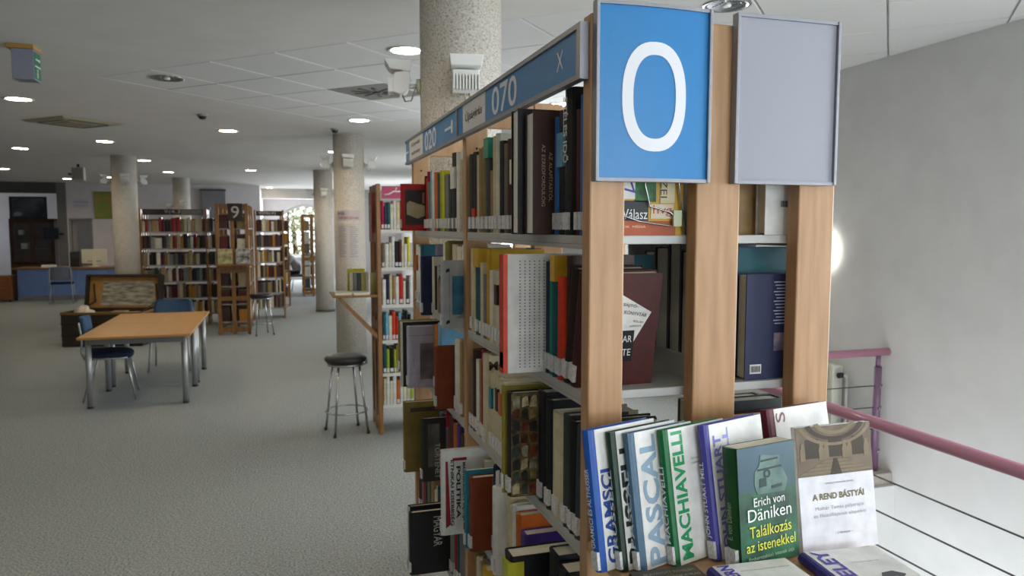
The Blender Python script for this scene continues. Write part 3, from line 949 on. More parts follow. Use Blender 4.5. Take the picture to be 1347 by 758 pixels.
# books on the other side of the signed bookcase (spines face the stair wall)
GRP2 = 'books on the stair side of the signed bookcase'
def far_side(y, t, h, d, c, si, n, bay='070', back=None):
    lab = '%s book, %s from the sign end, stair side, %s shelf' % (WORD.get(c, c), ORD[n], SHN[si])
    o = book(lab, GRP2, (.993, y + t, SH[si]), h, d, t, c, (0, 0, math.pi), sticker=False)
    return o
y = 1.224
o_white = far_side(1.23, .03, .225, .112, 'white', 0, 0)
o_blue = far_side(1.23, .034, .205, .148, 'navy', 1, 0)
for si, rows in {0: [('tan', .03, .23), ('greybrown', .03, .24), ('olive', .04, .262), ('greygreen', .045, .265), ('red', .03, .265), ('black', .05, .262), ('brown', .05, .25), ('slate', .05, .255), ('maroon', .05, .25), ('charcoal', .05, .24)],
                 1: [('teal', .03, .255), ('black', .05, .25), ('navyblack', .05, .245), ('plum', .05, .262), ('black', .06, .25), ('charcoal', .05, .24)],
                 2: [('wine', .03, .21), ('black', .04, .2), ('slate', .04, .22), ('pale', .03, .2), ('greybrown', .03, .21)]}.items():
    y = 1.272 if si < 2 else 1.23
    for n, (c, t, h) in enumerate(rows):
        far_side(y, t, h, .19, c, si, n + (1 if si < 2 else 0))
        y += t + .002
# barcode and blurb (on the camera-side cover: local y = t because the book is turned round)
for o, zz in ((o_white, .05), (o_blue, .012)):
    tt = .03 if o is o_white else .034
    p = MB().box(.112 if o is o_blue else .055, .137 if o is o_blue else .08, tt, tt + .0008, zz, zz + .018).build('barcode_panel', paper('white'), o)
    for k in range(9):
        x = (.1145 if o is o_blue else .0575) + k * .0024
        MB().box(x, x + (.0012 if k % 3 else .0017), tt + .0008, tt + .0012, zz + .003, zz + .015).build('bar', ink('#26262a'), p)
for k in range(14):
    w = .032 - (k % 3) * .003
    MB().box(.055, .055 + w, .034, .0346, .19 - .0062 * k - .002, .19 - .0062 * k).build('blurb_line', ink('#a9b0c8'), o_blue)
MB().box(.05, .085, .034, .0346, .055, .09).build('back_photo', mat('statue_photo', '#8c7f86', nscale=30, color2='#4a4660'), o_blue)
# wire bookend near the post
t = thing('wire_bookend', 'bent wire bookend beside the press book on the top shelf', 'bookend', (.51, 1.2155, SH[0]))
MB().tube([(.02, 0, .0015), (.02, 0, .05), (.1, 0, .025), (.165, 0, .016), (.176, 0, .03), (.16, 0, .042), (.12, 0, .052), (.11, 0, .09), (.12, 0, .15), (.17, 0, .15), (.19, 0, .0015)], .0016, 6).build('wire', STEEL, t)
MB().box(.166, .182, -.004, .002, .016, .045).build('plastic_clip', mat('clip_green', '#b3bb98', rough=.4), t)

# ------------------------------------------------------------------ bookcases
def ladder(root, y0, y1, posts, w, ztop, rails, m, z0=0.0, axis='y'):
    """posts: list of (x0,x1); rails: list of (z0,z1)"""
    for (a, b_) in posts:
        bx = MB()
        if axis == 'y':
            bx.box(a, b_, y0, y1, z0, ztop)
        else:
            bx.box(y0, y1, a, b_, z0, ztop)
        bx.build('post', m, root, bevel=.003)
    for (r0, r1) in rails:
        for k in range(len(posts) - 1):
            bx = MB()
            if axis == 'y':
                bx.box(posts[k][1], posts[k + 1][0], y0 + .003, y1 - .003, r0, r1)
            else:
                bx.box(y0 + .003, y1 - .003, posts[k][1], posts[k + 1][0], r0, r1)
            bx.build('rail', m, root)

bc = thing('bookcase', 'beech double-sided bookcase carrying the blue 0 sign and number strips', 'bookcase', (.5, 1.184, 0))
POSTS = [(0, .066), (.205, .294), (.421, .5)]
for y0 in (0, .898, 1.786):
    ladder(bc, y0, y0 + .034, POSTS, .5, 2.105, [(2.03, 2.1), (.04, .12)], WOOD)
for bay, (y0, y1) in enumerate(((.034, .898), (.932, 1.786))):
    for z in SH:
        for (xa, xb) in ((.004, .243), (.257, .496)):
            sh = MB().box(xa, xb, y0 + .001, y1 - .001, z - .016, z).box(xa if xa < .1 else xb - .003, xa + .003 if xa < .1 else xb, y0 + .001, y1 - .001, z - .024, z - .016)
            so = sh.build('shelf', SHELFM, bc, bevel=.0015)
        MB().box(.244, .256, y0 + .001, y1 - .001, z - .01, z + .045).build('back_rail', SHELFM, bc)
# peg holes on the inner faces of the posts
peg = MB().lathe([(.0, .0012), (.0035, .0012), (.0035, 0)], 8).mesh('peg_hole', BLACKP)
for y0 in (.898, 1.786):
    for z in (1.79, 1.85, 1.91, 1.97, 1.6):
        for x in (.033, .25, .46):
            p = bpy.data.objects.new('peg_hole', peg)
            COL.objects.link(p)
            p.parent = bc
            p.location = (x, y0, z)
            p.rotation_euler = (R(90), 0, 0)
# fold-out display flap on the end
flap = MB().prism([(.0, -.34), (.395, -.34), (.49, -.09), (.49, -.002), (.0, -.002)], 1.178, 1.198)
flap.build('display_flap', WOOD, bc, bevel=.003)
for x in (.05, .43):
    MB().hexa([(x, -.3, 1.14), (x + .03, -.3, 1.14), (x + .03, -.02, .86), (x, -.02, .86), (x, -.3, 1.158), (x + .03, -.3, 1.158), (x + .03, -.002, .9), (x, -.002, .9)]).build('brace', WOOD, bc)
FZ = 1.198

# signs on the end
def end_sign(x0, name, label, face, face_m, bulge=.006):
    t = thing(name, label, 'sign', (x0, 1.184, 1.826))
    w, h = .212, .297
    n = 8
    # slightly bowed sheet in an aluminium frame; local x across, y towards the viewer is negative
    bow = lambda x: -.012 - bulge * (1 - (2 * x / w - 1) ** 2)
    b = MB()
    for i in range(n):
        xa, xb = w * i / n, w * (i + 1) / n
        b.hexa([(xa, bow(xa), .004), (xb, bow(xb), .004), (xb, 0, .004), (xa, 0, .004), (xa, bow(xa), h - .004), (xb, bow(xb), h - .004), (xb, 0, h - .004), (xa, 0, h - .004)])
    b.build('panel', face_m, t)
    for z0, z1 in ((0, .006), (h - .006, h)):
        b = MB()
        for i in range(n):
            xa, xb = w * i / n, w * (i + 1) / n
            b.hexa([(xa, bow(xa) - .004, z0), (xb, bow(xb) - .004, z0), (xb, -.0005, z0), (xa, -.0005, z0), (xa, bow(xa) - .004, z1), (xb, bow(xb) - .004, z1), (xb, -.0005, z1), (xa, -.0005, z1)])
        b.build('frame_rail', ALU, t)
    for xa in (-.003, w - .003):
        MB().box(xa, xa + .006, -.018, -.0005, 0, h).build('frame_stile', ALU, t, bevel=.001)
    return t, bow, w, h
SIGNBLUE = mat('sign_blue', '#1478b6', rough=.38, noise=.03, nscale=60)
t, bow, w, h = end_sign(.506, 'shelf_sign', 'blue framed sign reading a large white 0 on the bookcase end', None, SIGNBLUE)
# the zero as a ring shape
ring = MB()
n = 48
def sup(a, rx, rz, e=2.5):
    c, s_ = math.cos(a), math.sin(a)
    return (math.copysign(abs(c) ** (2 / e), c) * rx, math.copysign(abs(s_) ** (2 / e), s_) * rz)
vs, fs = [], []
for i in range(n):
    a = 2 * math.pi * i / n
    for rx, rz in ((.0600, .0915), (.0400, .0700)):
        x, z = sup(a, rx, rz, 2.35)
        vs.append((.1045 + x, bow(.1045 + x) - .0008, .143 + z))
for i in range(n):
    j = (i + 1) % n
    fs.append((2 * i, 2 * j, 2 * j + 1, 2 * i + 1))
ring.add(vs, fs).build('numeral', mat('sign_white', '#dcdfe4', rough=.4), t)
t, bow, w, h = end_sign(.773, 'blank_sign', 'plain grey framed sign holder without a sheet on bookcase end', None, ALUPAINT, .001)

# blue number strips along the aisle face
def strip_sign(y0, y1, label, parts):
    t = thing('number_strip', label, 'sign', (.5, y0, 1.998))
    L, hh = y1 - y0, .094
    # local: along +y from near end, face towards -x
    MB().box(-.012, -.0008, 0, L, .009, hh - .009).build('panel', SIGNBLUE, t)
    for z in (0, hh - .009):
        MB().box(-.016, -.0008, -.002, L + .002, z, z + .009).build('frame_rail', ALU, t)
    MB().box(-.016, -.0008, -.02, -.002, .0, hh).build('end_bracket', ALU, t)
    for kind, a, b_, s_ in parts:      # distances from the far end (reading order)
        ya, yb = L - a, L - b_
        if kind == 'white':
            MB().box(-.0128, -.012, yb, ya, .009, hh - .009).build('label_panel', mat('strip_white', '#cfd0d2', rough=.45), t)
        elif kind == 'num':
            letter(t, s_, (-.0126, (ya + yb) / 2, hh / 2), -Y_, Z_, abs(a - b_), .066, mat('sign_white', '#dcdfe4'), bold=.012)
        elif kind == 'txt':
            for i, q in enumerate(s_.split('|')):
                k = len(s_.split('|'))
                letter(t, q, (-.0134, (ya + yb) / 2, hh / 2 + (0 if k == 1 else (.016 if i == 0 else -.016))), -Y_, Z_, abs(a - b_), .034 if k == 1 else .02, ink('#20222a'), bold=.02)
    return t
t = strip_sign(1.212, 2.118, 'blue strip numbered 070 with a white label along bookcase top', [('white', .06, .30, ''), ('txt', .09, .27, 'Újságírás'), ('num', .36, .56, '070')])
letter(t, 'X', (-.0126, .085, .05), -Y_, Z_, .035, .034, mat('sign_white', '#dcdfe4'))
t = strip_sign(2.142, 3.06, 'blue strip numbered 020 with a two-line white label', [('white', .09, .38, ''), ('txt', .14, .33, 'Könyvtár|tudomány'), ('num', .42, .62, '020')])
MB().box(-.0128, -.012, .05, .07, .028, .066).build('white_mark', mat('sign_white', '#dcdfe4'), t)
MB().box(-.0128, -.012, .07, .16, .043, .051).build('white_line', mat('sign_white', '#dcdfe4'), t)
MB().box(-.0128, -.012, .86, .918, .043, .051).build('white_line', mat('sign_white', '#dcdfe4'), t)

# ------------------------------------------------------------------ display books on the flap
GD = 'books shown on the display flap under the 0 sign'
TB, RB = R(-9.5), R(17)
def shown(label, x, y, w, h, t, col, front, strip, spine_txt, title, tcol, rz=RB, tb=TB, hard=True, z=FZ):
    # rotation: tilt back about local x, then turn about z
    o = book(label, GD, (x, y, z), h, w, t, col, (0, 0, 0), front=front, strip=strip, hard=hard, page=WPAGE, sticker=False)
    o.rotation_euler = (tb, 0, rz)
    # tilted back book stands on its rear bottom edge
    o.location.z = z + t * math.sin(-tb)
    if spine_txt:
        letter(o, spine_txt, (-.0048, t * .5, h * .45), Z_, Y_, h * .56, t * .62, ink('#d5dbe4'), bold=.01)
        MB().box(-.0046, .001, t * .12, t * .88, .004, .032).build('call_number_label', STICK, o)
    return o
o = shown('white book with blue spine lettered GRAMSCI ÉS ALTHUSSER on display flap', .472, 1.055, .145, .225, .020, '#1d5fae', 'white', .012, 'GRAMSCI ÉS ALTHUSSER', None, None)
letter(o, 'GRAMSCI', (.027, -.0012, .085), Z_, -X_, .15, .022, ink('#1a3e86'), bold=.03)
letter(o, 'ALTHUSSER', (.062, -.0012, .11), Z_, -X_, .19, .026, ink('#14294f'), bold=.03)
o = shown('book with dark green spine lettered RUSSELL on display flap', .508, 1.049, .145, .222, .015, '#173d2a', 'white', .010, 'RUSSELL', None, None)
letter(o, 'RUSSELL', (.028, -.0012, .11), Z_, -X_, .2, .03, ink('#15241c'), bold=.03)
o = shown('white book with grey-blue spine lettered PASCAL on display flap', .534, 1.040, .145, .220, .015, '#54758c', 'white', .013, 'PASCAL', None, None)
letter(o, 'PASCAL', (.039, -.0012, .108), Z_, -X_, .208, .036, ink('#7f9aae'), bold=.03)
o = shown('white book with green spine lettered MACHIAVELLI on display flap', .597, 1.040, .145, .220, .016, '#0f7a45', 'white', .010, 'MACHIAVELLI', None, None)
letter(o, 'MACHIAVELLI', (.028, -.0012, .111), Z_, -X_, .208, .026, ink('#1e9058'), bold=.03)
letter(o, 'Fejezetek', (.066, -.0012, .165), X_, Z_, .018, .004, ink('#6a6a70'))
letter(o, 'a hatalom', (.066, -.0012, .158), X_, Z_, .018, .004, ink('#6a6a70'))
o = shown('white book with violet spine lettered JOHN STUART MILL on display flap', .672, 1.038, .145, .222, .018, '#5a58a8', 'white', .010, 'JOHN STUART MILL', None, None)
letter(o, 'JOHN STUART', (.029, -.0012, .104), Z_, -X_, .198, .024, ink('#6f6fc0'), bold=.03)
letter(o, 'MILL', (.048, -.0012, .175), Z_, -X_, .075, .014, ink('#8f8fd2'), bold=.03)
o = shown('white book with wine-red spine standing behind the temple-photo book', .822, 1.070, .15, .228, .020, '#6b1626', 'white', .016, None, None, None, R(10), R(-12))
letter(o, 'S', (.03, -.0012, .212), Z_, -X_, .018, .022, ink('#7a2138'))
# temple-photo book
o = book('white paperback titled A REND BÁSTYÁI with a sepia temple photo', GD, (.822, 1.018, FZ), .212, .155, .012, '#d9d9da', (R(-9), 0, R(0)), front='#e2e2e6', hard=False, page=WPAGE, sticker=False)
o.location.z = FZ + .012 * math.sin(R(9))
SEP = mat('sepia_photo', '#6f5f4a', nscale=18, color2='#54462f', rough=.45)
ph = flat(o, 'cover_photo', .0005, .1545, .128, .2115, SEP, -.0013)
SEPL, SEPD = paper('#8f8168'), paper('#4c402f')
def arc_band(parent, cx, cz, r0, r1, a0, a1, m, y=-.0018, sx=1.0, name='arch'):
    vs, fs = [], []
    n = 14
    for i in range(n + 1):
        a = R(a0 + (a1 - a0) * i / n)
        for r in (r0, r1):
            vs.append((cx + sx * r * math.cos(a), y, cz + r * math.sin(a)))
    for i in range(n):
        fs.append((2 * i, 2 * i + 1, 2 * i + 3, 2 * i + 2))
    return MB().add(vs, fs).build(name, m, parent)
for r0, r1, m in ((.02, .026, SEPL), (.03, .036, SEPD), (.04, .045, SEPL)):
    arc_band(ph, .08, .222, r0, r1, 196, 344, m, sx=1.75)
for x in (.012, .05, .06, .098, .108, .143):
    MB().prism([(x - .005, .155), (x + .005, .155), (x + .0055, .172), (x + .003, .178), (x + .003, .184), (x - .003, .184), (x - .003, .178), (x - .0055, .172)], -.0019, -.0013, fn=lambda a, b2, c: (a, c, b2)).build('statue', SEPL, ph)
for x0, x1 in ((.018, .045), (.066, .093), (.114, .138)):
    MB().prism([(x0, .158), (x1, .158), (x1, .19), (x0, .19)], -.0016, -.0013, fn=lambda a, b2, c: (a, c, b2)).build('dark_bay', SEPD, ph)
for i, (z, w) in enumerate(((.152, .06), (.146, .09), (.140, .12), (.134, .148))):
    MB().prism([(.0775 - w / 2, z - .0025), (.0775 + w / 2, z - .0025), (.0775 + w / 2 - .008, z + .001), (.0775 - w / 2 + .008, z + .001)], -.0018, -.0013, fn=lambda a, b2, c: (a, c, b2)).build('step', SEPL, ph)
MB().prism([(.066, .128), (.089, .128), (.081, .155), (.074, .155)], -.0022, -.0018, fn=lambda a, b2, c: (a, c, b2)).build('aisle', SEPD, ph)
letter(o, 'KÁROLY MOLNÁR JÁNOS', (.083, -.0013, .114), X_, Z_, .058, .0045, ink('#5f5f66'))
letter(o, 'A REND BÁSTYÁI', (.079, -.0013, .094), X_, Z_, .106, .0135, ink('#6b6034'), bold=.03)
letter(o, 'Molnár Tamás pályarajza', (.08, -.0013, .0725), X_, Z_, .1, .008, ink('#a0a0a8'))
letter(o, 'és filozófiájának alapelvei', (.08, -.0013, .0605), X_, Z_, .108, .008, ink('#a0a0a8'))
letter(o, '~ L Harmattan ~', (.085, -.0013, .03), X_, Z_, .036, .004, ink('#55555c'))
# green thick paperback
o = book('thick green paperback, Erich von Däniken Találkozás az istenekkel, on flap', GD, (.690, .998, FZ), .193, .128, .036, '#1f5a2a', (R(-6), 0, R(10)), hard=False, page=PAGE, sticker=False)
o.location.z = FZ + .036 * math.sin(R(6))
ph = flat(o, 'front_print', .0003, .1275, .0003, .1927, mat('green_cover_art', '#2c6a48', nscale=16, color2='#123326', rough=.4), -.0008)
skyp = flat(ph, 'blue_haze', .0005, .127, .12, .1922, mat('blue_haze_art', '#35566a', nscale=12, color2='#274a50', rough=.4), -.0013)
STONE = mat('stone_art', '#5f7c74', nscale=40, color2='#3f5c54', rough=.5)
MB().prism([(.04, .115), (.1, .112), (.108, .13), (.098, .15), (.09, .152), (.092, .172), (.05, .178), (.046, .16), (.036, .152), (.034, .13)], -.002, -.0013, fn=lambda a, b2, c: (a, c, b2)).build('stone_head', STONE, ph)
for x0, x1, z0, z1 in ((.05, .088, .166, .170), (.042, .095, .152, .156), (.045, .06, .125, .14), (.072, .094, .12, .126)):
    MB().prism([(x0, z0), (x1, z0 + .001), (x1, z1), (x0, z1 - .001)], -.0026, -.002, fn=lambda a, b2, c: (a, c, b2)).build('carving', paper('#2e4a42'), ph)
vs, fs = [], []
for i in range(20):
    a = 2 * math.pi * i / 20
    for r in (.0075, .0045):
        vs.append((.062 + r * math.cos(a), -.0027, .146 + r * .9 * math.sin(a)))
for i in range(20):
    j = (i + 1) % 20
    fs.append((2 * i, 2 * j, 2 * j + 1, 2 * i + 1))
MB().add(vs, fs).build('stone_eye', paper('#26403a'), ph)
for s_, x, z, w, hh, cc in (('Erich von', .064, .103, .068, .014, '#dfe3dc'), ('Däniken', .064, .083, .096, .02, '#e6e8e2'), ('Találkozás', .064, .056, .092, .018, '#d6d23a'), ('az istenekkel', .064, .033, .108, .017, '#d6d23a'), ('Emberszabású istenek útja', .064, .013, .1, .008, '#9fb59a')):
    letter(o, s_, (x, -.003, z), X_, Z_, w, hh, ink(cc))
letter(o, 'E. von Däniken', (-.005, .018, .075), Z_, Y_, .06, .012, ink('#9fae8e'))
MB().box(-.0068, .001, .006, .03, .003, .03).build('call_number_label', STICK, o)
# books lying flat at the front edge of the flap (closed, front cover up)
def lying(label, x, y, rz, w, h, t, col, front, strip):
    o = book(label, GD, (x, y, FZ), h, w, t, col, (0, 0, 0), front=front, strip=strip, page=WPAGE, sticker=False)
    # local z (height) -> pointing away, local -y (cover) -> up
    o.rotation_euler = (Matrix.Rotation(rz, 4, 'Z') @ Matrix.Rotation(R(-90), 4, 'X')).to_euler()
    o.location.z = FZ + t
    return o
o = lying('white book with purple spine lettered BERKELEY lying on the flap', .775, .785, R(-6), .14, .215, .018, '#3a2a86', 'white', .010)
letter(o, 'BERKELEY', (.03, -.0012, .118), Z_, -X_, .19, .026, ink('#43329a'), bold=.03)
letter(o, 'A látás új elmélete felé', (.085, -.0012, .165), X_, Z_, .05, .004, ink('#5a5a62'))
PORT = ink('#3f4146')
MB().prism([(.06, .06), (.068, .1), (.085, .125), (.105, .128), (.12, .115), (.112, .108), (.1, .112), (.085, .1), (.078, .07)], -.0013, -.0006, fn=lambda a, b2, c: (a, c, b2)).build('portrait_hair', PORT, o)
MB().prism([(.085, .06), (.086, .095), (.1, .106), (.113, .1), (.118, .08), (.112, .06)], -.0012, -.0006, fn=lambda a, b2, c: (a, c, b2)).build('portrait_face', ink('#a8a8ac'), o)
o = lying('white book with purple lettering MODERN lying beside the purple-spined one', .615, .785, R(-3), .138, .212, .018, '#3f2f88', 'white', .008)
letter(o, 'A POSZTMODERN', (.024, -.0012, .113), Z_, -X_, .192, .022, ink('#4a3a9c'), bold=.03)
letter(o, 'Jean-François Lyotard és Jürgen Habermas', (.085, -.0012, .185), X_, Z_, .085, .004, ink('#4a4a52'))
o = lying('dark picture-covered book lying on the flap beside the PASCAL book', .495, .825, R(-2), .112, .195, .016, '#241f1c', None, None)
flat(o, 'front_print', .0005, .111, .0005, .194, mat('dark_cover_art', '#4a3d2c', nscale=22, color2='#15120f', rough=.4))
letter(o, 'BEAVATOTT FIGYELEM', (.06, -.0016, .178), X_, Z_, .085, .007, ink('#9b8d78'))
letter(o, 'HOGYAN MŰKÖDIK A VILÁG', (.058, -.0016, .165), X_, Z_, .095, .008, ink('#a89a84'))

# ------------------------------------------------------------------ magenta bookcase by the stool (books face the camera side)
mc = thing('bookcase', 'beech bookcase with magenta top strip beside the round stool', 'bookcase', (.745, 6.24, 0))
ladder(mc, 0, .034, [(0, .07), (.215, .285), (.43, .5)], .5, 2.1, [(2.03, 2.095), (1.06, 1.16), (.05, .12), (.88, .96)], WOODY, axis='x')
ladder(mc, .93, .964, [(0, .07), (.215, .285), (.43, .5)], .5, 2.1, [(2.03, 2.095), (.05, .12)], WOODY, axis='x')
MSH = [1.725, 1.41, 1.10, .80, .52, .25, .06][:6]
for z in MSH:
    for ya, yb in ((.004, .243), (.257, .496)):
        MB().box(.035, .929, ya, yb, z - .028, z).build('shelf', mat('white_shelf', '#c9c9c4', rough=.45), mc)
    MB().box(.035, .929, .245, .255, z - .01, z + .2).build('back_panel', SHELFM, mc)
MB().box(-.36, -.001, .0, .5, 1.165, 1.185).build('display_flap', WOODY, mc, bevel=.003)
for y0 in (.02, .45):
    MB().hexa([(-.3, y0, 1.13), (-.0, y0, .8), (-.0, y0 + .03, .8), (-.3, y0 + .03, 1.13), (-.3, y0, 1.165), (-.0, y0, .85), (-.0, y0 + .03, .85), (-.3, y0 + .03, 1.165)]).build('brace', WOODY, mc)
t = thing('number_strip', 'magenta strip with a white squiggle on the bookcase by the stool', 'sign', (.79, 6.24, 1.98))
MB().box(0, .88, -.014, -.001, 0, .1).build('panel', mat('magenta_panel', '#a01a50', rough=.4), t)
MB().tube([(.02, -.016, .03), (.06, -.016, .035), (.1, -.016, .06), (.12, -.016, .055), (.17, -.016, .06), (.2, -.016, .045), (.24, -.016, .05)], .006, 6).build('white_line', mat('sign_white', '#dcdfe4'), t)
MB().tube([(.11, -.016, .06), (.12, -.016, .09)], .004, 6).build('white_line', mat('sign_white', '#dcdfe4'), t)
t = thing('shelf_sign', 'narrow dark red sign plate on the end of the magenta bookcase', 'sign', (.744, 6.42, 1.62))
MB().box(-.02, -.001, 0, .21, 0, .42).build('panel', mat('darkred_panel', '#7c221a', rough=.4), t, bevel=.002)
letter(t, '7', (-.021, .1, .21), -Y_, Z_, .07, .2, ink('#c98a7c'))
GM = 'books on the magenta bookcase'
MCOLS = [['magenta', 'plum', 'teal', 'pale', 'white', 'cream', 'olive', 'limeolive', 'white', 'grey', 'cream', 'pale'],
         ['greybrown', 'white', 'pale', 'white', 'black', 'maroon', 'cream', 'white', 'yellow', 'cream', 'pale', 'greybrown'],
         ['white', 'navy', 'cream', 'tan', 'white', 'red', 'pale', 'slate', 'white', 'pale', 'white', 'teal'],
         ['teal', 'sky', 'pale', 'orangered', 'red', 'sky', 'black', 'navyblack', 'black', 'slate', 'white', 'black'],
         ['teal', 'lime', 'black', 'lime', 'tan', 'black', 'white', 'green', 'charcoal', 'black', 'maroon', 'slate'],
         ['cream', 'white', 'pale', 'white', 'orange', 'white', 'pale', 'cream', 'lime', 'white', 'pale', 'sand']]
for si, z in enumerate(MSH):
    x = .745 + .04
    for n, c in enumerate(MCOLS[si][:9]):
        t = rnd.uniform(.02, .032)
        h = rnd.uniform(.19, .26)
        ln = R(rnd.choice([0, 0, 0, 5, 8])) if 1 <= n < 10 else 0
        lab = '%s book, %s from the flap end, %s shelf under the magenta strip' % (WORD.get(c, c), ORD[n], ['top', 'second', 'third', 'fourth', 'fifth', 'bottom'][si])
        # spine faces -y : rotate +90 about z (local -x -> -y)
        o = book(lab, GM, (x + t, 6.252, z), h, .17, t, c, (0, 0, R(90)))
        x += t + .002
# books on that flap
GF = 'books on the fold-out flap by the stool'
FZ2 = 1.1852
def flapbook(lab, x, y, h, d, t, c, rot=(0, 0, 0), z=FZ2):
    o = book(lab, GF, (x, y, z), h, d, t, c, rot, sticker=False, page=WPAGE, hard=False)
    return o
for lab, x, y, w, l, c, in (('pale green thin book lying at the outer end of the flap', .40, 6.27, .14, .2, '#b9bd96'), ('white book lying on the flap edge beside the standing ones', .55, 6.255, .13, .19, '#d5d6c8')):
    o = book(lab, GF, (x, y, FZ2 + .02), l, w, .02, c, (0, 0, 0), sticker=False, page=WPAGE, hard=False)
    o.rotation_euler = Matrix.Rotation(R(-90), 4, 'X').to_euler()
flapbook('yellow picture book standing at the back of the flap', .53, 6.60, .20, .15, .012, '#c2b92c')
for i, (c, lab) in enumerate((('#c9c7bc', 'pale grey book standing in the flap row next to the yellow one'), ('#8d8f8c', 'grey book standing in the middle of the flap row'), ('#55575a', 'dark grey book standing in the flap row'), ('#b9b078', 'straw-coloured book standing in the flap row'))):
    flapbook(lab, .545 + i * .03, 6.54 - i * .03, .17, .13, .016, c)
flapbook('white book leaning on the end frame above the flap', .69, 6.285, .185, .13, .012, 'white', (0, R(0), R(95)))

# ------------------------------------------------------------------ far bookcases
def far_case(label, x0, y0, bays, depth, ztop, zs, m, facing, both_frames=True, rails=((1.97, 2.04), (.05, .12))):
    """bays along +x (facing -y) or along +y (end towards the camera)"""
    t = thing('bookcase', label, 'bookcase', (x0, y0, 0))
    L = 0.0
    ps = [(0, .055), (depth / 2 - .03, depth / 2 + .03), (depth - .055, depth)]
    ax = 'x' if facing == 'x' else 'y'
    def fr(p):
        ladder(t, p, p + .034, ps, depth, ztop, rails, m, axis=ax)
    fr(0)
    for bl in bays:
        for z in zs:
            b_ = MB()
            if ax == 'x':
                b_.box(L + .035, L + bl - .001, .004, depth - .004, z - .022, z)
            else:
                b_.box(.004, depth - .004, L + .035, L + bl - .001, z - .022, z)
            b_.build('shelf', mat('pale_shelf', '#97928a', rough=.5), t)
            b_ = MB()
            if ax == 'x':
                b_.box(L + .035, L + bl - .001, depth / 2 - .004, depth / 2 + .004, z, z + .22)
            else:
                b_.box(depth / 2 - .004, depth / 2 + .004, L + .035, L + bl - .001, z, z + .22)
            b_.build('back_panel', DARKWOOD, t)
        L += bl
        fr(L)
    return t
FZS = [1.66, 1.37, 1.08, .79, .50, .21]
far_case('brown bookcase facing the reading table, dark number strip on top', -2.36, 14.28, [1.06, .22], .5, 2.06, FZS, WOODY, 'x')
far_case('brown double-sided bookcase with the 9 plate on its end', -1.02, 12.86, [.95, .95], .5, 2.12, [1.72] + FZS[1:], WOODY, 'y', rails=((2.04, 2.11), (1.0, 1.12), (.55, .62), (.04, .12)))
far_case('brown bookcase between the 9 case and the window', -.5, 14.85, [.5], .5, 2.06, FZS, WOODY, 'x')
far_case('narrow brown bookcase just behind the one beside the window', -.05, 17.2, [.165], .5, 2.06, FZS, WOODY, 'x')
far_case('open-ended brown bookcase between the window and the far column', .47, 19.4, [.95], .5, 2.06, FZS, WOODY, 'y', rails=((1.99, 2.05), (.9, .98), (.05, .12)))
far_case('brown bookcase end peeping out beside the trunk column', -2.62, 14.9, [.2], .5, 2.06, FZS, WOODY, 'x')

SIGNDK = mat('dark_sign', '#2c2119', rough=.5)
t = thing('number_strip', 'dark brown strip with pale numbers above the bookcase facing table', 'sign', (-2.30, 14.28, 1.95))
MB().box(0, .98, -.015, -.001, 0, .1).build('panel', SIGNDK, t)
letter(t, '9(4.3)', (.5, -.0165, .05), X_, Z_, .3, .075, ink('#b9b2a2'))
MB().box(.62, .96, -.018, -.0155, .01, .09).build('pale_plate', mat('grey_plate', '#77756c', rough=.5), t)
t = thing('number_strip', 'dark strip with pale numbers on the bookcase beside the window', 'sign', (-.46, 14.85, 1.95))
MB().box(0, .46, -.015, -.001, 0, .09).build('panel', SIGNDK, t)
letter(t, '908(4)', (.2, -.0165, .045), X_, Z_, .3, .07, ink('#b9b2a2'))
t = thing('shelf_sign', 'dark plate with a pale 9 on the brown bookcase end', 'sign', (-.83, 12.859, 1.84))
MB().box(0, .23, -.02, -.001, 0, .28).build('panel', SIGNDK, t, bevel=.002)
letter(t, '9', (.115, -.0215, .14), X_, Z_, .12, .19, ink('#bdb9ad'))
# flap and picture books on the 9 case
t = thing('display_ledge', 'brown display ledge hooked on the bookcase end below the 9 plate', 'shelf', (-1.02, 12.86, 0))
MB().box(-.01, .57, -.3, -.002, 1.13, 1.15).build('board', WOODY, t, bevel=.003)
for x in (.02, .45):
    MB().box(x, x + .03, -.25, -.002, 1.1, 1.13).build('bracket', WOODY, t)
for lab, x, c, c2, w in (('pale patterned picture book on the ledge under the 9 plate', -.99, '#c2b98c', '#6f6a3c', .22), ('black and white picture book on ledge under the 9 plate', -.72, '#b9b9b9', '#2a2a2e', .22)):
    o = book(lab, 'picture books under the 9 plate', (x, 12.74, 1.1505), .25, w, .015, c, (R(-15), 0, 0), sticker=False)
    o.location.z = 1.1505 + .015 * math.sin(R(15))
    flat(o, 'front_print', .008, w - .005, .01, .24, mat('print_' + c, c, nscale=14, color2=c2, rough=.5))

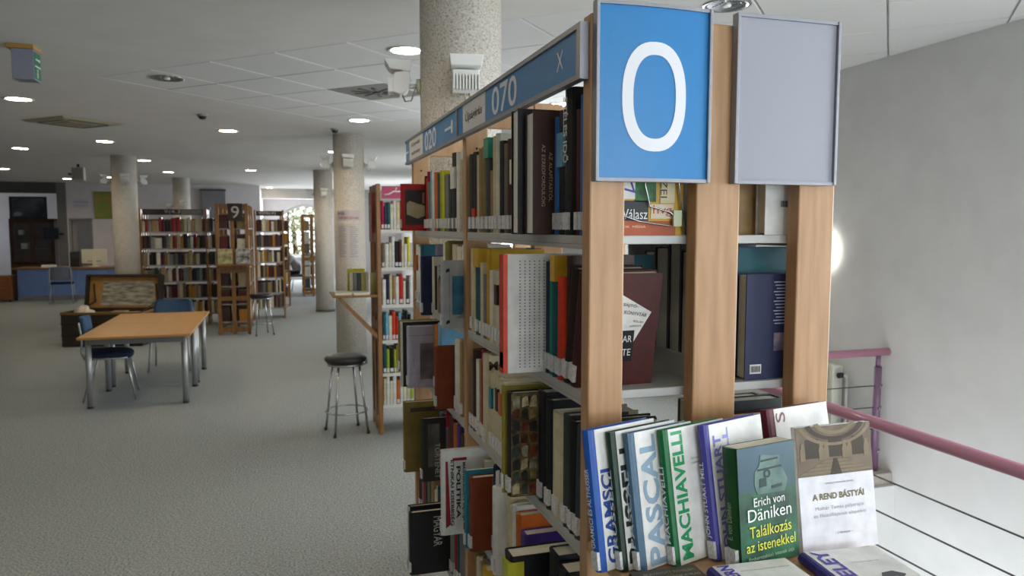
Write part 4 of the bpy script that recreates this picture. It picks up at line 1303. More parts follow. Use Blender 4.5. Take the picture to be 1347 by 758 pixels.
FB = ['cream', 'pale', 'tan', 'greybrown', 'maroon', 'slate', 'olive', 'sand', 'brown', 'grey', 'white', 'charcoal', 'navy', 'crimson', 'black', 'greygreen', 'white', 'pale', 'ochre', 'darkbrown', 'wine', 'steel', 'cream', 'sand']
SHN6 = ['top', 'second', 'third', 'fourth', 'fifth', 'bottom']
_shared = {}
def small_mesh(ti, hi, c):
    k = (ti, hi, c)
    if k not in _shared:
        t, h = ti * .004, hi * .01
        m = MB()
        m.prism([(0, .003), (t * .5, -.002), (t, .003), (t, .15), (0, .15)], 0, h, 0)
        _shared[k] = m.mesh('book', [paper(c)])
    return _shared[k]
GL = 'books on the bookcase facing the reading table'
for si, z in enumerate(FZS[:4]):
    x, xb, n = -2.32, -1.335, 0
    while x < xb - .05:
        ti = rnd.randint(9, 17)
        hi = rnd.randint(18, 25)
        c = rnd.choice(FB)
        if x + ti * .004 > xb:
            break
        o = bpy.data.objects.new('book', small_mesh(ti, hi, c))
        COL.objects.link(o)
        o.location = (x, 14.30 + rnd.uniform(0, .02), z)
        tag(o, '%s book, %s from the trunk side, %s shelf facing the table' % (WORD.get(c, c), ORD[n], SHN6[si]), 'book', GL)
        x += ti * .004 + rnd.choice([.001, .001, .004, .012])
        n += 1
# the remaining far books, too many and too small to pick apart
st = MB()
scol = ['cream', 'pale', 'tan', 'maroon', 'slate', 'olive', 'white', 'charcoal', 'brown', 'sand', 'greybrown', 'ochre', 'wine']
def row(x0, x1, y, z, axis, sgn, dep=.16):
    p = x0
    while p < x1 - .05:
        t, h = rnd.uniform(.018, .05), rnd.uniform(.18, .25)
        m = rnd.randrange(len(scol))
        if axis == 'x':
            st.box(p, p + t, min(y, y + sgn * dep), max(y, y + sgn * dep), z, z + h, m)
        else:
            st.box(min(y, y + sgn * dep), max(y, y + sgn * dep), p, p + t, z, z + h, m)
        p += t + rnd.choice([.001, .002, .01])
for z in FZS:
    row(-.46, -.005, 14.87, z, 'x', 1)
    row(-.015, .15, 17.22, z, 'x', 1)
    row(-1.26, -1.09, 14.30, z, 'x', 1)
    row(-2.58, -2.43, 14.92, z, 'x', 1)
row(-2.32, -1.335, 14.30, FZS[4], 'x', 1)
row(-2.32, -2.0, 14.30, FZS[5], 'x', 1)
row(-1.7, -1.335, 14.30, FZS[5], 'x', 1)
for z in [1.72] + FZS[1:]:
    row(12.9, 13.8, -.54, z, 'y', -1)
    row(13.85, 14.74, -.54, z, 'y', -1)
    row(12.9, 13.4, -1.0, z, 'y', 1)
for z in FZS:
    row(19.44, 20.3, .49, z, 'y', 1)
    row(19.44, 20.0, .95, z, 'y', -1)
so = st.build('distant_books', [paper(c) for c in scol])
tag(so, 'rows of small books crowding the brown bookcases around the 9 plate', 'books', None, 'stuff')

# ------------------------------------------------------------------ list poster on the column
t = thing('column_poster', 'paper list with red and blue heading wrapped on the concrete column', 'poster', (.82, 9.7, 0))
def wrap(r):
    def f(p):   # p.x is arc length (0 = towards -y), p.z height
        a = p.x / .19 - R(4.5)
        return Vector((math.sin(a) * r, -math.cos(a) * r, p.z))
    return f
def curved(name, x0, x1, z0, z1, r, m, parent, n=10):
    vs, fs = [], []
    f = wrap(r)
    for i in range(n + 1):
        x = x0 + (x1 - x0) * i / n
        vs += [f(Vector((x, 0, z0))), f(Vector((x, 0, z1)))]
    for i in range(n):
        fs.append((2 * i, 2 * i + 2, 2 * i + 3, 2 * i + 1))
    return MB().add(vs, fs, 0, True).build(name, m, parent)
hd = curved('heading_strip', -.18, .14, 1.82, 1.95, .1915, mat('poster_heading', '#bdb2b4', rough=.6), t)
sh = curved('list_sheet', -.17, .13, 1.33, 1.78, .1915, mat('poster_paper', '#c3bcb9', rough=.6), t)
letter(t, 'itnok', (-.11, 0, 1.915), X_, Z_, .1, .045, ink('#24346a'), wrap(.193))
letter(t, 'könyvtárnak', (-.01, 0, 1.855), X_, Z_, .26, .05, ink('#8a2038'), wrap(.193))
for k in range(17):
    z = 1.745 - k * .023
    for xa in (-.15, .0):
        curved('text_line', xa, xa + (.1 if k % 3 else .075), z - .005, z, .193, ink('#5d565c' if k else '#5a2a34'), sh, 4)

# ------------------------------------------------------------------ stools
def stool(loc, label, rz=0, hgt=.667, parts=True):
    t = thing('bar_stool', label, 'stool', loc, rz, 'round black stools')
    r = .175
    MB().lathe([(.0, hgt - .065), (r - .02, hgt - .065), (r, hgt - .045), (r + .003, hgt - .025), (r - .012, hgt - .006), (r * .6, hgt), (0, hgt + .002)], 32).build('seat', mat('black_vinyl', '#1d1d1b', rough=.45), t)
    MB().lathe([(r - .02, hgt - .066), (r - .02, hgt - .085), (r - .028, hgt - .085), (r - .028, hgt - .066)], 32).build('seat_ring', STEEL, t)
    for k in range(4):
        a = math.pi / 4 + k * math.pi / 2
        c, s_ = math.cos(a), math.sin(a)
        lg = MB().tube([(c * .125, s_ * .125, hgt - .07), (c * .2, s_ * .2, .012)], .0095, 10).build('leg', STEEL, t)
        MB().lathe([(.014, 0), (.014, .022), (.010, .026)], 10, (c * .203, s_ * .203, 0)).build('rubber_foot', BLACKP, lg)
    pts = [(.178 * math.cos(2 * math.pi * k / 32), .178 * math.sin(2 * math.pi * k / 32), .19) for k in range(33)]
    MB().tube(pts, .006, 8, caps=False).build('foot_ring', STEEL, t)
    return t
stool((.49, 6.42, 0), 'round black stool with chrome legs under the fold-out flap', R(12))
stool((-.35, 12.72, 0), 'round black stool with chrome legs beside the 9 bookcase', R(20))

# ------------------------------------------------------------------ reading tables
def table(loc, label):
    t = thing('reading_table', label, 'table', loc, 0, 'reading tables pushed together')
    MB().box(0, .99, 0, 1.025, .68, .705).build('tabletop', WOODFLAT, t, bevel=.004)
    MB().box(.08, .91, .08, .95, .62, .68).build('frame', mat('table_frame', '#6d6f70', rough=.5, metal=.4), t)
    for x, y in ((.07, .12), (.92, .12), (.07, .92), (.92, .92)):
        lg = MB().tube([(x, y, .68), (x, y, .02)], .029, 16).build('leg', TUBE, t)
        MB().lathe([(.03, 0), (.03, .022)], 16, (x, y, 0)).build('foot', BLACKP, lg)
table((-1.875, 7.86, 0), 'wooden reading table with a blue chair at its side, four steel legs')
table((-1.875, 8.887, 0), 'wooden reading table joined to the other one, nearer the trunk')

# ------------------------------------------------------------------ chairs
def chair(loc, rz, label, fab, fab_seat, sc=1.0, arms=False):
    """faces +y locally"""
    t = thing('upholstered_chair', label, 'chair', loc, rz, 'stacking chairs with tube legs')
    # seat pad
    n = 10
    prof = []
    sb = MB()
    for i in range(n):
        pass
    pts = []
    for k in range(28):
        x, y = sup(2 * math.pi * k / 28, .225, .215, 4)
        pts.append((x, y))
    rows = ((.43, .93), (.445, 1.0), (.468, 1.0), (.482, .95), (.486, .75), (.486, .0001))
    vs = []
    for z, s_ in rows:
        for x, y in pts:
            yy = y * s_
            vs.append((x * s_, yy, z + .018 * (1 if yy < 0 else 0) * (yy / .215) ** 2 - .02 * max(0, yy / .215) ** 2))
    fs = []
    m = 28
    for i in range(len(rows) - 1):
        for k in range(m):
            k2 = (k + 1) % m
            fs.append((i * m + k, i * m + k2, (i + 1) * m + k2, (i + 1) * m + k))
    sb.add(vs, fs, 0, True)
    sb.f.append(tuple(range(m - 1, -1, -1)))
    sb.m.append(0)
    sb.sm.append(False)
    sb.build('seat', fab_seat, t)
    # back pad, curved
    bp = MB()
    W, N = .225, 10
    zs = [.54, .57, .65, .74, .81, .835, .84]
    ws = [.84, .95, 1, 1, .95, .8, .62]
    for side, off in ((0, 0.0), (1, .035)):
        vs = []
        for z, wq in zip(zs, ws):
            for i in range(N + 1):
                u = -1 + 2 * i / N
                vs.append((u * W * wq, -.235 - .12 * (z - .55) + .05 * u * u + (off if side else 0) * (1 - .2 * u * u), z))
        fs = []
        for a in range(len(zs) - 1):
            for i in range(N):
                q = (a * (N + 1) + i, a * (N + 1) + i + 1, (a + 1) * (N + 1) + i + 1, (a + 1) * (N + 1) + i)
                fs.append(q if not side else q[::-1])
        bp.add(vs, fs, 0, True)
    k = len(zs) * (N + 1)
    edge = [i for i in range(N + 1)] + [a * (N + 1) + N for a in range(1, len(zs))] + [(len(zs) - 1) * (N + 1) + i for i in range(N - 1, -1, -1)] + [a * (N + 1) for a in range(len(zs) - 2, 0, -1)]
    for i in range(len(edge)):
        a, b2 = edge[i], edge[(i + 1) % len(edge)]
        bp.f.append((b2, a, a + k, b2 + k))
        bp.m.append(0)
        bp.sm.append(True)
    bp.build('backrest', fab, t)
    for s_ in (-1, 1):
        MB().tube([(s_ * .205, -.205, .43), (s_ * .215, -.235, .5), (s_ * .215, -.225, .6), (s_ * .214, -.232, .7), (s_ * .2, -.245, .8)], .011, 8).build('back_post', TUBE, t)
        fl = MB().tube([(s_ * .2, .16, .425), (s_ * .235, .235, .0)], .011, 8).build('leg', TUBE, t)
        bl = MB().tube([(s_ * .2, -.12, .425), (s_ * .235, -.235, .0)], .011, 8).build('leg', TUBE, t)
        MB().tube([(s_ * .2, -.21, .43), (s_ * .2, .17, .425)], .011, 8).build('seat_rail', TUBE, t)
        if arms:
            MB().tube([(s_ * .235, .2, .0), (s_ * .255, .2, .62), (s_ * .255, -.2, .66)], .011, 8).build('armrest', TUBE, t)
    MB().tube([(-.2, .1, .42), (.2, .1, .42)], .009, 8).build('cross_bar', TUBE, t)
    return t
chair((-1.72, 8.50, 0), R(-84), 'blue upholstered chair pushed in at the side of the table', FABRIC, NAVYFAB)
chair((-1.33, 9.98, 0), R(178), 'blue upholstered chair facing the camera at the table end near bookcases', FABRIC, NAVYFAB)
GREYFAB = mat('grey_fabric', '#6b7480', rough=.9, noise=.15, nscale=80)
chair((-4.85, 19.4, 0), R(6), 'grey chair with pale legs standing before the blue desk', GREYFAB, NAVYFAB)
chair((.40, 20.75, 0), R(80), 'blue-grey chair on which the person by the window sits', mat('bluegrey_fabric', '#5d6680', rough=.8), mat('bluegrey_fabric', '#5d6680', rough=.8))

# ------------------------------------------------------------------ open trunk
t = thing('wooden_trunk', 'large dark wooden trunk standing open behind the reading table', 'trunk', (-3.10, 12.22, 0), R(-12))
W, D, TH = 1.13, .72, .5
MB().box(0, W, 0, D, 0, .03).box(0, W, 0, .03, 0.03, TH).box(0, W, D - .03, D, .03, TH).box(0, .03, .03, D - .03, .03, TH).box(W - .03, W, .03, D - .03, .03, TH).build('chest_body', TRUNKWOOD, t, bevel=.006)
for z in (.16, .33):
    MB().box(-.006, W + .006, -.006, .0, z, z + .02).build('plank_seam', mat('trunk_band', '#1d1511', rough=.6), t)
for z, x0 in ((TH - .03, 0),):
    MB().box(0, W, -.008, .0, z, TH + .004).build('rim', mat('trunk_rim', '#7a5a2c', rough=.5), t)
    MB().box(-.008, 0, 0, D, z, TH + .004).build('rim', mat('trunk_rim', '#7a5a2c', rough=.5), t)
    MB().box(W, W + .008, 0, D, z, TH + .004).build('rim', mat('trunk_rim', '#7a5a2c', rough=.5), t)
MB().box(.03, W - .03, .03, D - .03, TH - .09, TH - .06).build('tray', mat('trunk_tray', '#8a6a38', rough=.6, noise=.1), t)
lid = MB()
lean = R(12)
def lp(x, y, z):   # y thickness, z up along the lid
    return (x, D + y * math.cos(lean) + z * math.sin(lean), TH + z * math.cos(lean) - y * math.sin(lean))
lid.hexa([lp(0, 0.1, 0), lp(W, .1, 0), lp(W, .13, 0), lp(0, .13, 0), lp(0, .1, .52), lp(W, .1, .52), lp(W, .13, .52), lp(0, .13, .52)])
lid.hexa([lp(0, 0, 0), lp(.03, 0, 0), lp(.03, .1, 0), lp(0, .1, 0), lp(0, 0, .52), lp(.03, 0, .52), lp(.03, .1, .52), lp(0, .1, .52)])
lid.hexa([lp(W - .03, -.05, 0), lp(W, -.05, 0), lp(W, .1, 0), lp(W - .03, .1, 0), lp(W - .03, -.05, .52), lp(W, -.05, .52), lp(W, .1, .52), lp(W - .03, .1, .52)])
lid.hexa([lp(.03, 0, .49), lp(W - .03, 0, .49), lp(W - .03, .1, .49), lp(.03, .1, .49), lp(.03, 0, .52), lp(W - .03, 0, .52), lp(W - .03, .1, .52), lp(.03, .1, .52)])
lo = lid.build('lid', TRUNKWOOD, t)
lin_ = MB()
lin_.hexa([lp(.03, .092, .0), lp(W - .03, .092, 0), lp(W - .03, .1, 0), lp(.03, .1, 0), lp(.03, .092, .49), lp(W - .03, .092, .49), lp(W - .03, .1, .49), lp(.03, .1, .49)])
lin_.build('lid_lining', mat('trunk_lining', '#a87c3e', rough=.6, noise=.15, nscale=10), lo)
ps = MB()
ps.hexa([lp(.2, .086, .04), lp(W - .1, .086, .04), lp(W - .1, .091, .04), lp(.2, .091, .04), lp(.24, .086, .42), lp(W - .14, .086, .42), lp(W - .14, .091, .42), lp(.24, .091, .42)])
ps.build('pasted_poster', mat('trunk_poster', '#b9b4a0', nscale=7, stretch=(1, 1, 4), color2='#5f6257', rough=.5), lo)
for x in (.1, W - .1):
    MB().tube([(x, D - .5 if x < .5 else .3, TH - .02), lp(x + .04, .05, .1), lp(x, .06, .38)], .012, 6).build('lid_strap', BLACKP, t)
for i, (x, y, a, c, lab) in enumerate(((.52, .2, .2, '#c2bca4', 'pale printed leaflet lying in the open trunk'), (.62, .5, -.2, '#b9a774', 'straw-coloured leaflet lying in the open trunk'), (.88, .28, .4, '#cfcabd', 'white leaflet lying in the trunk by the hinge side'))):
    o = thing('leaflet', lab, 'leaflet', (-3.10 + x * .978 + y * .208, 12.22 - x * .208 + y * .978, TH - .06), a)
    MB().box(-.1, .1, -.08, .08, 0, .03).build('sheets', mat('leaf_' + c, c, rough=.6), o)
    MB().box(-.08, .08, -.05, .05, .03, .031).build('printed_panel', mat('leafp_' + c, '#6d6a60', rough=.6, nscale=60, color2=c), o)
# pale crumpled cloth on the trunk rim
import mathutils
cl = MB()
vs, fs = [], []
for i in range(9):
    for j in range(12):
        a = 2 * math.pi * j / 12
        r = (.13 * math.sin(math.pi * (i + .001) / 16.2)) * (1 + .25 * math.sin(3 * a + i) + .15 * math.sin(5 * a))
        vs.append((r * 1.0 * math.cos(a), r * .8 * math.sin(a), .14 * math.cos(math.pi * i / 16) * (1 + .12 * math.sin(2 * a + i))))
for i in range(8):
    for j in range(12):
        k = (j + 1) % 12
        fs.append((i * 12 + j, (i + 1) * 12 + j, (i + 1) * 12 + k, i * 12 + k))
cl.add(vs, fs, 0, True)
cl.f.append(tuple(8 * 12 + j for j in range(11, -1, -1)))
cl.m.append(0)
cl.sm.append(False)
o = cl.build('crumpled_cloth', mat('cream_cloth', '#d0c7b4', rough=.9), None, (-2.83, 12.36, TH - .0598))
tag(o, 'crumpled cream cloth lying in the open trunk', 'cloth')

# ------------------------------------------------------------------ desk area
t = thing('service_desk', 'blue-fronted service desk with a wooden top and steel kickboard', 'desk', (-5.95, 20.05, 0))
DB = mat('desk_blue', '#6c88c0', rough=.55, noise=.05, nscale=10)
for k in range(4):
    x0, x1 = k * .64, (k + 1) * .64
    yy = lambda x: .06 * ((x - 1.28) / 1.28) ** 2
    MB().hexa([(x0, yy(x0), .12), (x1 - .004, yy(x1), .12), (x1 - .004, yy(x1) + .03, .12), (x0, yy(x0) + .03, .12), (x0, yy(x0), .74), (x1 - .004, yy(x1), .74), (x1 - .004, yy(x1) + .03, .74), (x0, yy(x0) + .03, .74)]).build('front_panel', DB, t)
MB().box(.05, 2.51, .06, .09, 0, .12).build('kickboard', STEEL, t)
MB().box(0, .03, .06, .8, 0, .74).build('side_panel', DB, t)
MB().box(2.53, 2.56, .06, .8, 0, .74).build('side_panel', WOODY, t)
MB().prism([(-.1, .03), (.6, -.03), (1.28, -.06), (2.0, -.03), (2.62, .03), (2.62, .85), (-.1, .85)], .74, .775).build('desk_top', WOODY, t)
DT = .775
t = thing('computer_monitor', 'white monitor seen from behind on the blue desk', 'monitor', (-4.40, 20.45, DT), R(8))
WM = mat('monitor_white', '#cfcdb6', rough=.45)
MB().box(-.27, .27, 0, .05, .08, .42).build('housing', WM, t, bevel=.01)
MB().box(-.04, .04, -.03, .0, .02, .3).build('stand', WM, t, bevel=.004)
MB().lathe([(.0, .015), (.11, .015), (.13, 0)], 20).build('base', WM, t)
MB().box(-.26, .26, .05, .052, .1, .4).build('screen', BLACKP, t)
MB().box(-.15, .15, -.001, .0, .12, .14).build('vent', mat('vent_dark', '#6f6d60', rough=.6), t)
t = thing('computer_tower', 'black upright computer case beside the white monitor', 'computer', (-4.82, 20.42, DT))
MB().box(-.1, .1, 0, .35, .0, .36).build('case', BLACKP, t, bevel=.008)
MB().box(-.08, .08, -.004, 0, .2, .34).build('front_panel', mat('tower_grey', '#2c2c30', rough=.4), t)
t = thing('desk_telephone', 'small blue and white telephone on the blue desk', 'telephone', (-3.85, 20.4, DT))
MB().hexa([(-.1, -.09, 0), (.1, -.09, 0), (.1, .09, 0), (-.1, .09, 0), (-.1, -.09, .03), (.1, -.09, .03), (.1, .09, .07), (-.1, .09, .07)]).build('base', mat('phone_blue', '#46508c', rough=.4), t, bevel=.004)
MB().tube([(-.07, -.08, .07), (-.075, -.02, .085), (-.075, .05, .1), (-.07, .1, .1)], [.022, .014, .014, .022], 10).build('handset', WHITEP, t)
t = thing('paper_tray', 'white paper tray lying on the blue desk', 'tray', (-5.35, 20.35, DT))
MB().box(-.14, .14, -.1, .1, 0, .012).box(-.14, .14, .09, .1, .012, .06).box(-.14, -.13, -.1, .09, .012, .06).box(.13, .14, -.1, .09, .012, .06).build('tray', WHITEP, t)
MB().box(-.12, .12, -.09, .085, .012, .03).build('paper_stack', WPAGE, t)
t = thing('drawer_cart', 'low orange-brown drawer unit at the end of the blue desk', 'cabinet', (-6.42, 20.0, 0))
MB().box(0, .36, 0, .5, .05, .6).build('body', mat('cart_wood', '#8a5426', rough=.5, noise=.1), t, bevel=.004)
for k in range(3):
    dr = MB().box(.015, .345, -.016, 0, .07 + k * .175, .23 + k * .175).build('drawer', mat('cart_wood', '#8a5426'), t)
    MB().tube([(.13, -.03, .15 + k * .175), (.23, -.03, .15 + k * .175)], .006, 6).build('handle', STEEL, dr)
for x in (.04, .32):
    for y in (.05, .45):
        MB().lathe([(.02, 0), (.025, .025), (.02, .05)], 10, (x, y, 0)).build('castor', BLACKP, t)
# glass-fronted cabinet behind the desk
t = thing('glass_cabinet', 'dark wooden cabinet with two glass doors behind the blue desk', 'cabinet', (-7.25, 24.0, 0))
MB().box(0, 1.1, .02, .42, 0, .72).box(0, .04, .02, .42, .72, 1.95).box(1.06, 1.1, .02, .42, .72, 1.95).box(0, 1.1, .02, .42, 1.91, 1.97).box(.04, 1.06, .4, .42, .72, 1.91).build('carcass', DARKWOOD, t)
for z in (1.1, 1.5):
    MB().box(.04, 1.06, .05, .4, z, z + .02).build('shelf', DARKWOOD, t)
for k in range(2):
    x0 = .04 + k * .51
    dr = MB().box(x0, x0 + .06, 0, .02, .74, 1.9).box(x0 + .45, x0 + .51, 0, .02, .74, 1.9).box(x0 + .06, x0 + .45, 0, .02, .74, .8).box(x0 + .06, x0 + .45, 0, .02, 1.84, 1.9).build('door', DARKWOOD, t)
    MB().box(x0 + .06, x0 + .45, .008, .012, .8, 1.84).build('glass_pane', GLASS, dr)
    MB().lathe([(.012, 0), (.014, .02), (0, .026)], 10).build('knob', STEEL, dr, (x0 + (.48 if k == 0 else .03), 0, 1.3), (R(90), 0, 0))
    lw = MB().box(x0, x0 + .505, 0, .02, .04, .7).build('lower_door', DARKWOOD, t)
for i, (x, z, w, c) in enumerate(((.2, 1.52, .12, '#c9c9c9'), (.25, 1.12, .16, '#d8d8d2'), (.45, 1.12, .1, '#bcbcb4'))):
    o = MB().prism([(x, .1), (x + w, .1), (x + w, .25), (x, .25)], z, z + .13 + .03 * i).build('document_box', mat('docbox_' + c, c, rough=.6), None, (-7.25, 24, 0))
    tag(o, ['pale grey document box on the upper glass-cabinet shelf', 'white wide document box on the lower glass-cabinet shelf', 'off-white small document box on the lower glass-cabinet shelf'][i], 'box')
t = thing('framed_picture', 'large dark framed picture standing on top of the glass cabinet', 'picture', (-7.3, 24.3, 1.97))
MB().box(0, .93, 0, .03, 0, .05).box(0, .93, 0, .03, .57, .62).box(0, .05, 0, .03, .05, .57).box(.88, .93, 0, .03, .05, .57).build('frame', BLACKP, t)
pic = MB().box(.05, .88, .012, .028, .05, .57).build('print', mat('dark_landscape', '#2b3136', nscale=2.2, color2='#5d646a', rough=.25), t)
MB().prism([(.1, .08), (.25, .07), (.32, .12), (.28, .17), (.18, .19), (.1, .14)], .009, .012, fn=lambda x, y, z: (x, z, y)).build('pale_shape', mat('pale_shape_m', '#8f9598', rough=.3), pic)
t = thing('wall_monitor', 'small black monitor on an arm beside the grey pilaster', 'monitor', (-5.52, 22.1, 0))
MB().box(-.38, -.02, -.05, .0, 1.42, 1.72).build('housing', BLACKP, t, bevel=.006)
MB().box(-.36, -.04, -.054, -.05, 1.45, 1.7).build('screen', mat('blue_screen', '#141c2c', rough=.2), t)
MB().box(-.04, .06, 0, .15, 1.53, 1.58).build('arm', BLACKP, t)
t = thing('wall_poster', 'green abstract poster on the wall behind the white monitor', 'poster', (-4.74, 22.295, 1.95))
MB().box(0, .50, -.012, 0, 0, .72).build('sheet', mat('green_poster', '#5f8038', nscale=3, color2='#96822f', rough=.5), t)
MB().box(0, .50, -.016, -.012, .7, .72).build('edge_strip', mat('poster_edge', '#7a5a2a'), t)
t = thing('wall_sign', 'pale wall sign with blue lettering above the grey door', 'sign', (-5.24, 22.295, 2.23))
MB().box(0, .4, -.01, 0, 0, .26).build('plate', mat('pale_plate', '#bdbcc2', rough=.5), t)
letter(t, 'KATALÓGUS', (.2, -.011, .17), X_, Z_, .33, .07, ink('#5560a0'))
letter(t, 'tájékoztató', (.2, -.011, .07), X_, Z_, .28, .05, ink('#5560a0'))
t = thing('wall_sign', 'thin dark lettering on the back wall above the bookcases', 'sign', (-3.02, 22.295, 2.18))
MB().box(0, .5, -.006, 0, 0, .16).build('plate', mat('wall_like_plate', '#c9c2c6', rough=.6), t)
letter(t, 'olvasóterem', (.25, -.007, .11), X_, Z_, .45, .05, ink('#3c4068'))
letter(t, 'folyóiratok', (.25, -.007, .05), X_, Z_, .4, .04, ink('#5c6088'))
t = thing('wall_screen', 'large grey projection panel hung beside the back column', 'panel', (-2.1, 22.2, 1.5))
MB().box(0, .62, 0, .06, 0, 1.22).build('panel', mat('grey_panel', '#77767a', rough=.5, noise=.06, nscale=4), t)
MB().box(-.02, .64, -.01, .07, 1.22, 1.27).build('casing', mat('casing_dark', '#4c4a45', rough=.5), t)
MB().prism([(.2, .66), (.215, .66), (.25, .78), (.235, .78)], -.004, 0, fn=lambda x, y, z: (x, z, y)).build('pale_scratch', WHITEP, t)

# ------------------------------------------------------------------ person at the far window table
def person():
    import bmesh
    V = dict(pel=(0, 0, .52), wa=(0, .03, .66), ch=(0, .12, .84), nk=(0, .26, .96), hd=(0, .34, 1.0), hd2=(0, .39, 1.10),
             sl=(-.16, .16, .90), el=(-.22, .30, .72), wl=(-.10, .50, .76), hl=(-.05, .56, .78), sr=(.16, .16, .90), er=(.22, .30, .72), wr=(.10, .50, .76), hr=(.05, .56, .78),
             kl=(-.12, .42, .52), al=(-.12, .38, .09), fl=(-.12, .54, .045), kr=(.12, .42, .52), ar=(.12, .38, .09), fr=(.12, .54, .045), hpl=(-.1, .06, .51), hpr=(.1, .06, .51))
    Rr = dict(pel=.15, wa=.14, ch=.16, nk=.06, hd=.09, hd2=.088, sl=.075, el=.05, wl=.035, hl=.04, sr=.075, er=.05, wr=.035, hr=.04,
              kl=.065, al=.045, fl=.045, kr=.065, ar=.045, fr=.045, hpl=.1, hpr=.1)
    E_ = [('pel', 'wa'), ('wa', 'ch'), ('ch', 'nk'), ('nk', 'hd'), ('hd', 'hd2'), ('ch', 'sl'), ('sl', 'el'), ('el', 'wl'), ('wl', 'hl'), ('ch', 'sr'), ('sr', 'er'), ('er', 'wr'), ('wr', 'hr'),
          ('pel', 'hpl'), ('hpl', 'kl'), ('kl', 'al'), ('al', 'fl'), ('pel', 'hpr'), ('hpr', 'kr'), ('kr', 'ar'), ('ar', 'fr')]
    ks = list(V)
    me = bpy.data.meshes.new('body_base')
    me.from_pydata([V[k] for k in ks], [(ks.index(a), ks.index(b2)) for a, b2 in E_], [])
    o = bpy.data.objects.new('body_base', me)
    COL.objects.link(o)
    md = o.modifiers.new('skin', 'SKIN')
    for i, k in enumerate(ks):
        me.skin_vertices[0].data[i].radius = (Rr[k], Rr[k])
    me.skin_vertices[0].data[0].use_root = True
    sd = o.modifiers.new('sub', 'SUBSURF')
    sd.levels = 2
    sd.render_levels = 2
    dg = bpy.context.evaluated_depsgraph_get()
    em = bpy.data.meshes.new_from_object(o.evaluated_get(dg))
    bpy.data.objects.remove(o)
    em.name = 'body'
    for m in (mat('sweater_grey', '#a3a5ad', rough=.9, noise=.1), mat('dark_trousers', '#1c1c22', rough=.85), mat('skin_tone', '#b98470', rough=.6)):
        em.materials.append(m)
    for p in em.polygons:
        c = p.center
        p.use_smooth = True
        if c.y > .24 and c.z > .93 or (c.y > .46 and c.z > .65):
            p.material_index = 2
        elif c.z < .58:
            p.material_index = 1
    root = thing('person', 'seated person in a pale grey top bent over by the arched window', 'person', (.40, 20.75, 0), R(80))
    b = bpy.data.objects.new('body', em)
    COL.objects.link(b)
    b.parent = root
    hm = MB()
    vs, fs = [], []
    for i in range(7):
        for j in range(14):
            th_, ph_ = math.pi * .62 * i / 6, 2 * math.pi * j / 14
            vs.append((.098 * math.sin(th_) * math.cos(ph_), .35 + .108 * math.sin(th_) * math.sin(ph_), 1.075 + .118 * math.cos(th_)))
    for i in range(6):
        for j in range(14):
            k = (j + 1) % 14
            fs.append((i * 14 + j, (i + 1) * 14 + j, (i + 1) * 14 + k, i * 14 + k))
    hm.add(vs, fs, 0, True).build('hair', mat('brown_hair', '#5a3b2e', rough=.7), root)
    return root
person()
t = thing('window_table', 'small reading table at the arched window before the seated person', 'table', (-.62, 20.4, 0), R(0))
MB().box(-.4, .5, .0, .6, .70, .725).build('tabletop', WOODFLAT, t)
for x in (-.35, .45):
    for y in (.05, .55):
        MB().tube([(x, y, .7), (x, y, 0)], .025, 10).build('leg', TUBE, t)

# ------------------------------------------------------------------ stair railing, radiator, wall lamp
t = thing('stair_railing', 'pink tubular stair railing with steel cables beside the signed bookcase', 'railing', (2.44, 0, 0))
MB().tube([(0, -3.6, .9), (0, 3.98, .9), (.02, 4.06, .9), (.06, 4.08, .9), (1.49, 4.08, .9)], .027, 14).build('handrail', PINKRAIL, t)
for y in (-3.5, -1.4, .4):
    MB().tube([(0, y, .0), (0, y, .88)], .02, 12).build('post', PINKPOST, t)
p = MB().tube([(1.41, 4.08, .08), (1.41, 4.08, .80)], .026, 14).build('post', PINKPOST, t)
MB().tube([(1.41, 4.08, .80), (1.41, 4.08, .88)], .017, 12).build('post_neck', PINKPOST, p)
for z in (.22, .37, .52, .67):
    MB().tube([(1.4, 4.045, z), (1.4, 4.035, z)], .009, 8).build('cable_stud', STEEL, p)
    MB().tube([(1.437, 4.08, z), (1.448, 4.08, z)], .009, 8).build('cable_stud', PINKPOST, p)
CAB = mat('steel_cable', '#4a4844', rough=.4, metal=.7)
for z in (.22, .37, .52, .67):
    MB().tube([(0, -3.5, z), (0, 4.06, z)], .004, 6).build('cable', CAB, t)
    MB().tube([(0, 4.08, z), (1.41, 4.08, z)], .004, 6).build('cable', CAB, t)
MB().tube([(0, 4.06, 0), (0, 4.06, .88)], .02, 12).build('post', PINKPOST, t)
struct(MB().box(2.45, WX, 4.0, 4.16, 0, .08).build('trim_4', mat('curb_stone', '#a39b90', rough=.7, noise=.15, nscale=50)))
struct(MB().box(2.33, 2.45, -4.0, 4.16, 0, .03).build('trim_5', mat('curb_stone', '#a39b90')))
struct(MB().box(2.45, WX, 3.97, 3.999, -1.2, -.0005).build('trim_6', PLASTER))
t = thing('radiator', 'cream ribbed radiator on the wall behind the stair post', 'radiator', (WX - .002, 4.42, 0))
RAD = mat('radiator_cream', '#c6c6b6', rough=.45)
for k in range(12):
    y = .03 + k * .07
    MB().box(-.13, -.04, y, y + .055, .16, .74).build('rib', RAD, t, bevel=.01)
MB().box(-.1, -.07, .02, .86, .2, .24).build('header', RAD, t)
MB().box(-.1, -.07, .02, .86, .66, .7).build('header', RAD, t)
MB().box(-.04, 0, .2, .24, .6, .7).build('wall_bracket', RAD, t)
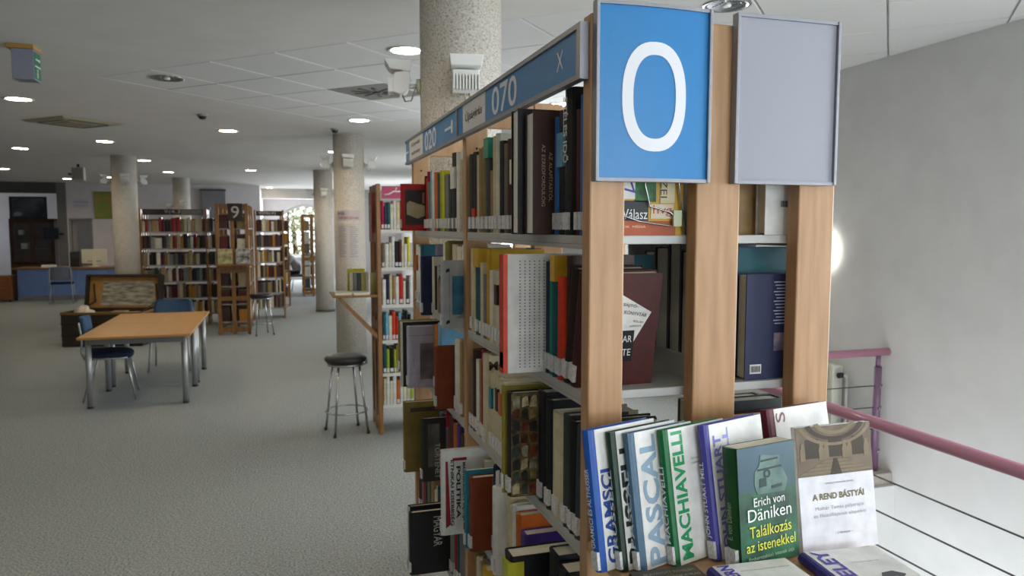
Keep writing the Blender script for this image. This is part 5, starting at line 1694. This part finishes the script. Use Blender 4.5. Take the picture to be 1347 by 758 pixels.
vl = MB().tube([(-.085, .04, .68), (-.085, -.06, .68)], .011, 8).build('inlet', mat('pipe_white', '#b9b9b0', rough=.4), t)
MB().tube([(-.085, -.06, .68), (-.085, -.06, .0)], .01, 8).build('pipe', mat('pipe_white', '#b9b9b0'), t)
MB().tube([(-.085, -.02, .68), (-.125, -.02, .68)], .02, 10).build('valve', BLACKP, t)
t = thing('wall_lamp', 'glowing white round wall lamp behind the bookcase over the stairs', 'wall lamp', (WX - .001, 4.74, 1.57))
MB().lathe([(.09, 0), (.09, .03), (0, .03)], 24).build('wall_plate', WHITEP, t, rot=(0, R(-90), 0))
MB().lathe([(.0, .145), (.06, .138), (.13, .11), (.18, .07), (.195, .04), (.18, .02), (.09, .012)], 32).build('glass_dome', mat('dome_glow', '#fffdf4', emit=2.2), t, rot=(0, R(-90), 0))

# ------------------------------------------------------------------ trees outside the arched window
def tree(x, y, label, c1, seed):
    r = random.Random(seed)
    t = thing('garden_tree', label, 'tree', (x, y, -1), 0, 'trees outside the arched window')
    MB().tube([(0, 0, 0), (.1, .05, 1.5), (0, 0, 3.2)], [.16, .12, .05], 8).build('trunk', DARKWOOD, t)
    lf = MB()
    for k in range(900):
        a, b2, q = r.uniform(0, 6.28), r.uniform(-1, 1), r.random() ** .4
        rr = math.sqrt(1 - b2 * b2)
        c = Vector((1.9 * q * rr * math.cos(a), 1.4 * q * rr * math.sin(a), 3.0 + 1.9 * q * b2))
        u = Vector((r.uniform(-1, 1), r.uniform(-1, 1), r.uniform(-1, 1))).normalized() * .12
        w = u.orthogonal().normalized() * .07
        lf.add([c - u, c + w, c + u, c - w], [(0, 1, 2, 3)])
    o = lf.build('foliage', mat('leaf_' + label[:6], c1, rough=.6, noise=.3, nscale=3), t)
    o['kind'] = 'stuff'
tree(.4, 30.5, 'pale leafy tree right outside the arched window', '#c3c49a', 3)
tree(3.0, 32.5, 'darker leafy tree standing further out beyond the window', '#a9b082', 4)
struct(MB().box(-8, 12, 26.6, 40, -1.2, -1.0).build('ground', mat('garden_ground', '#7d8460', rough=.9, noise=.2, nscale=2)))
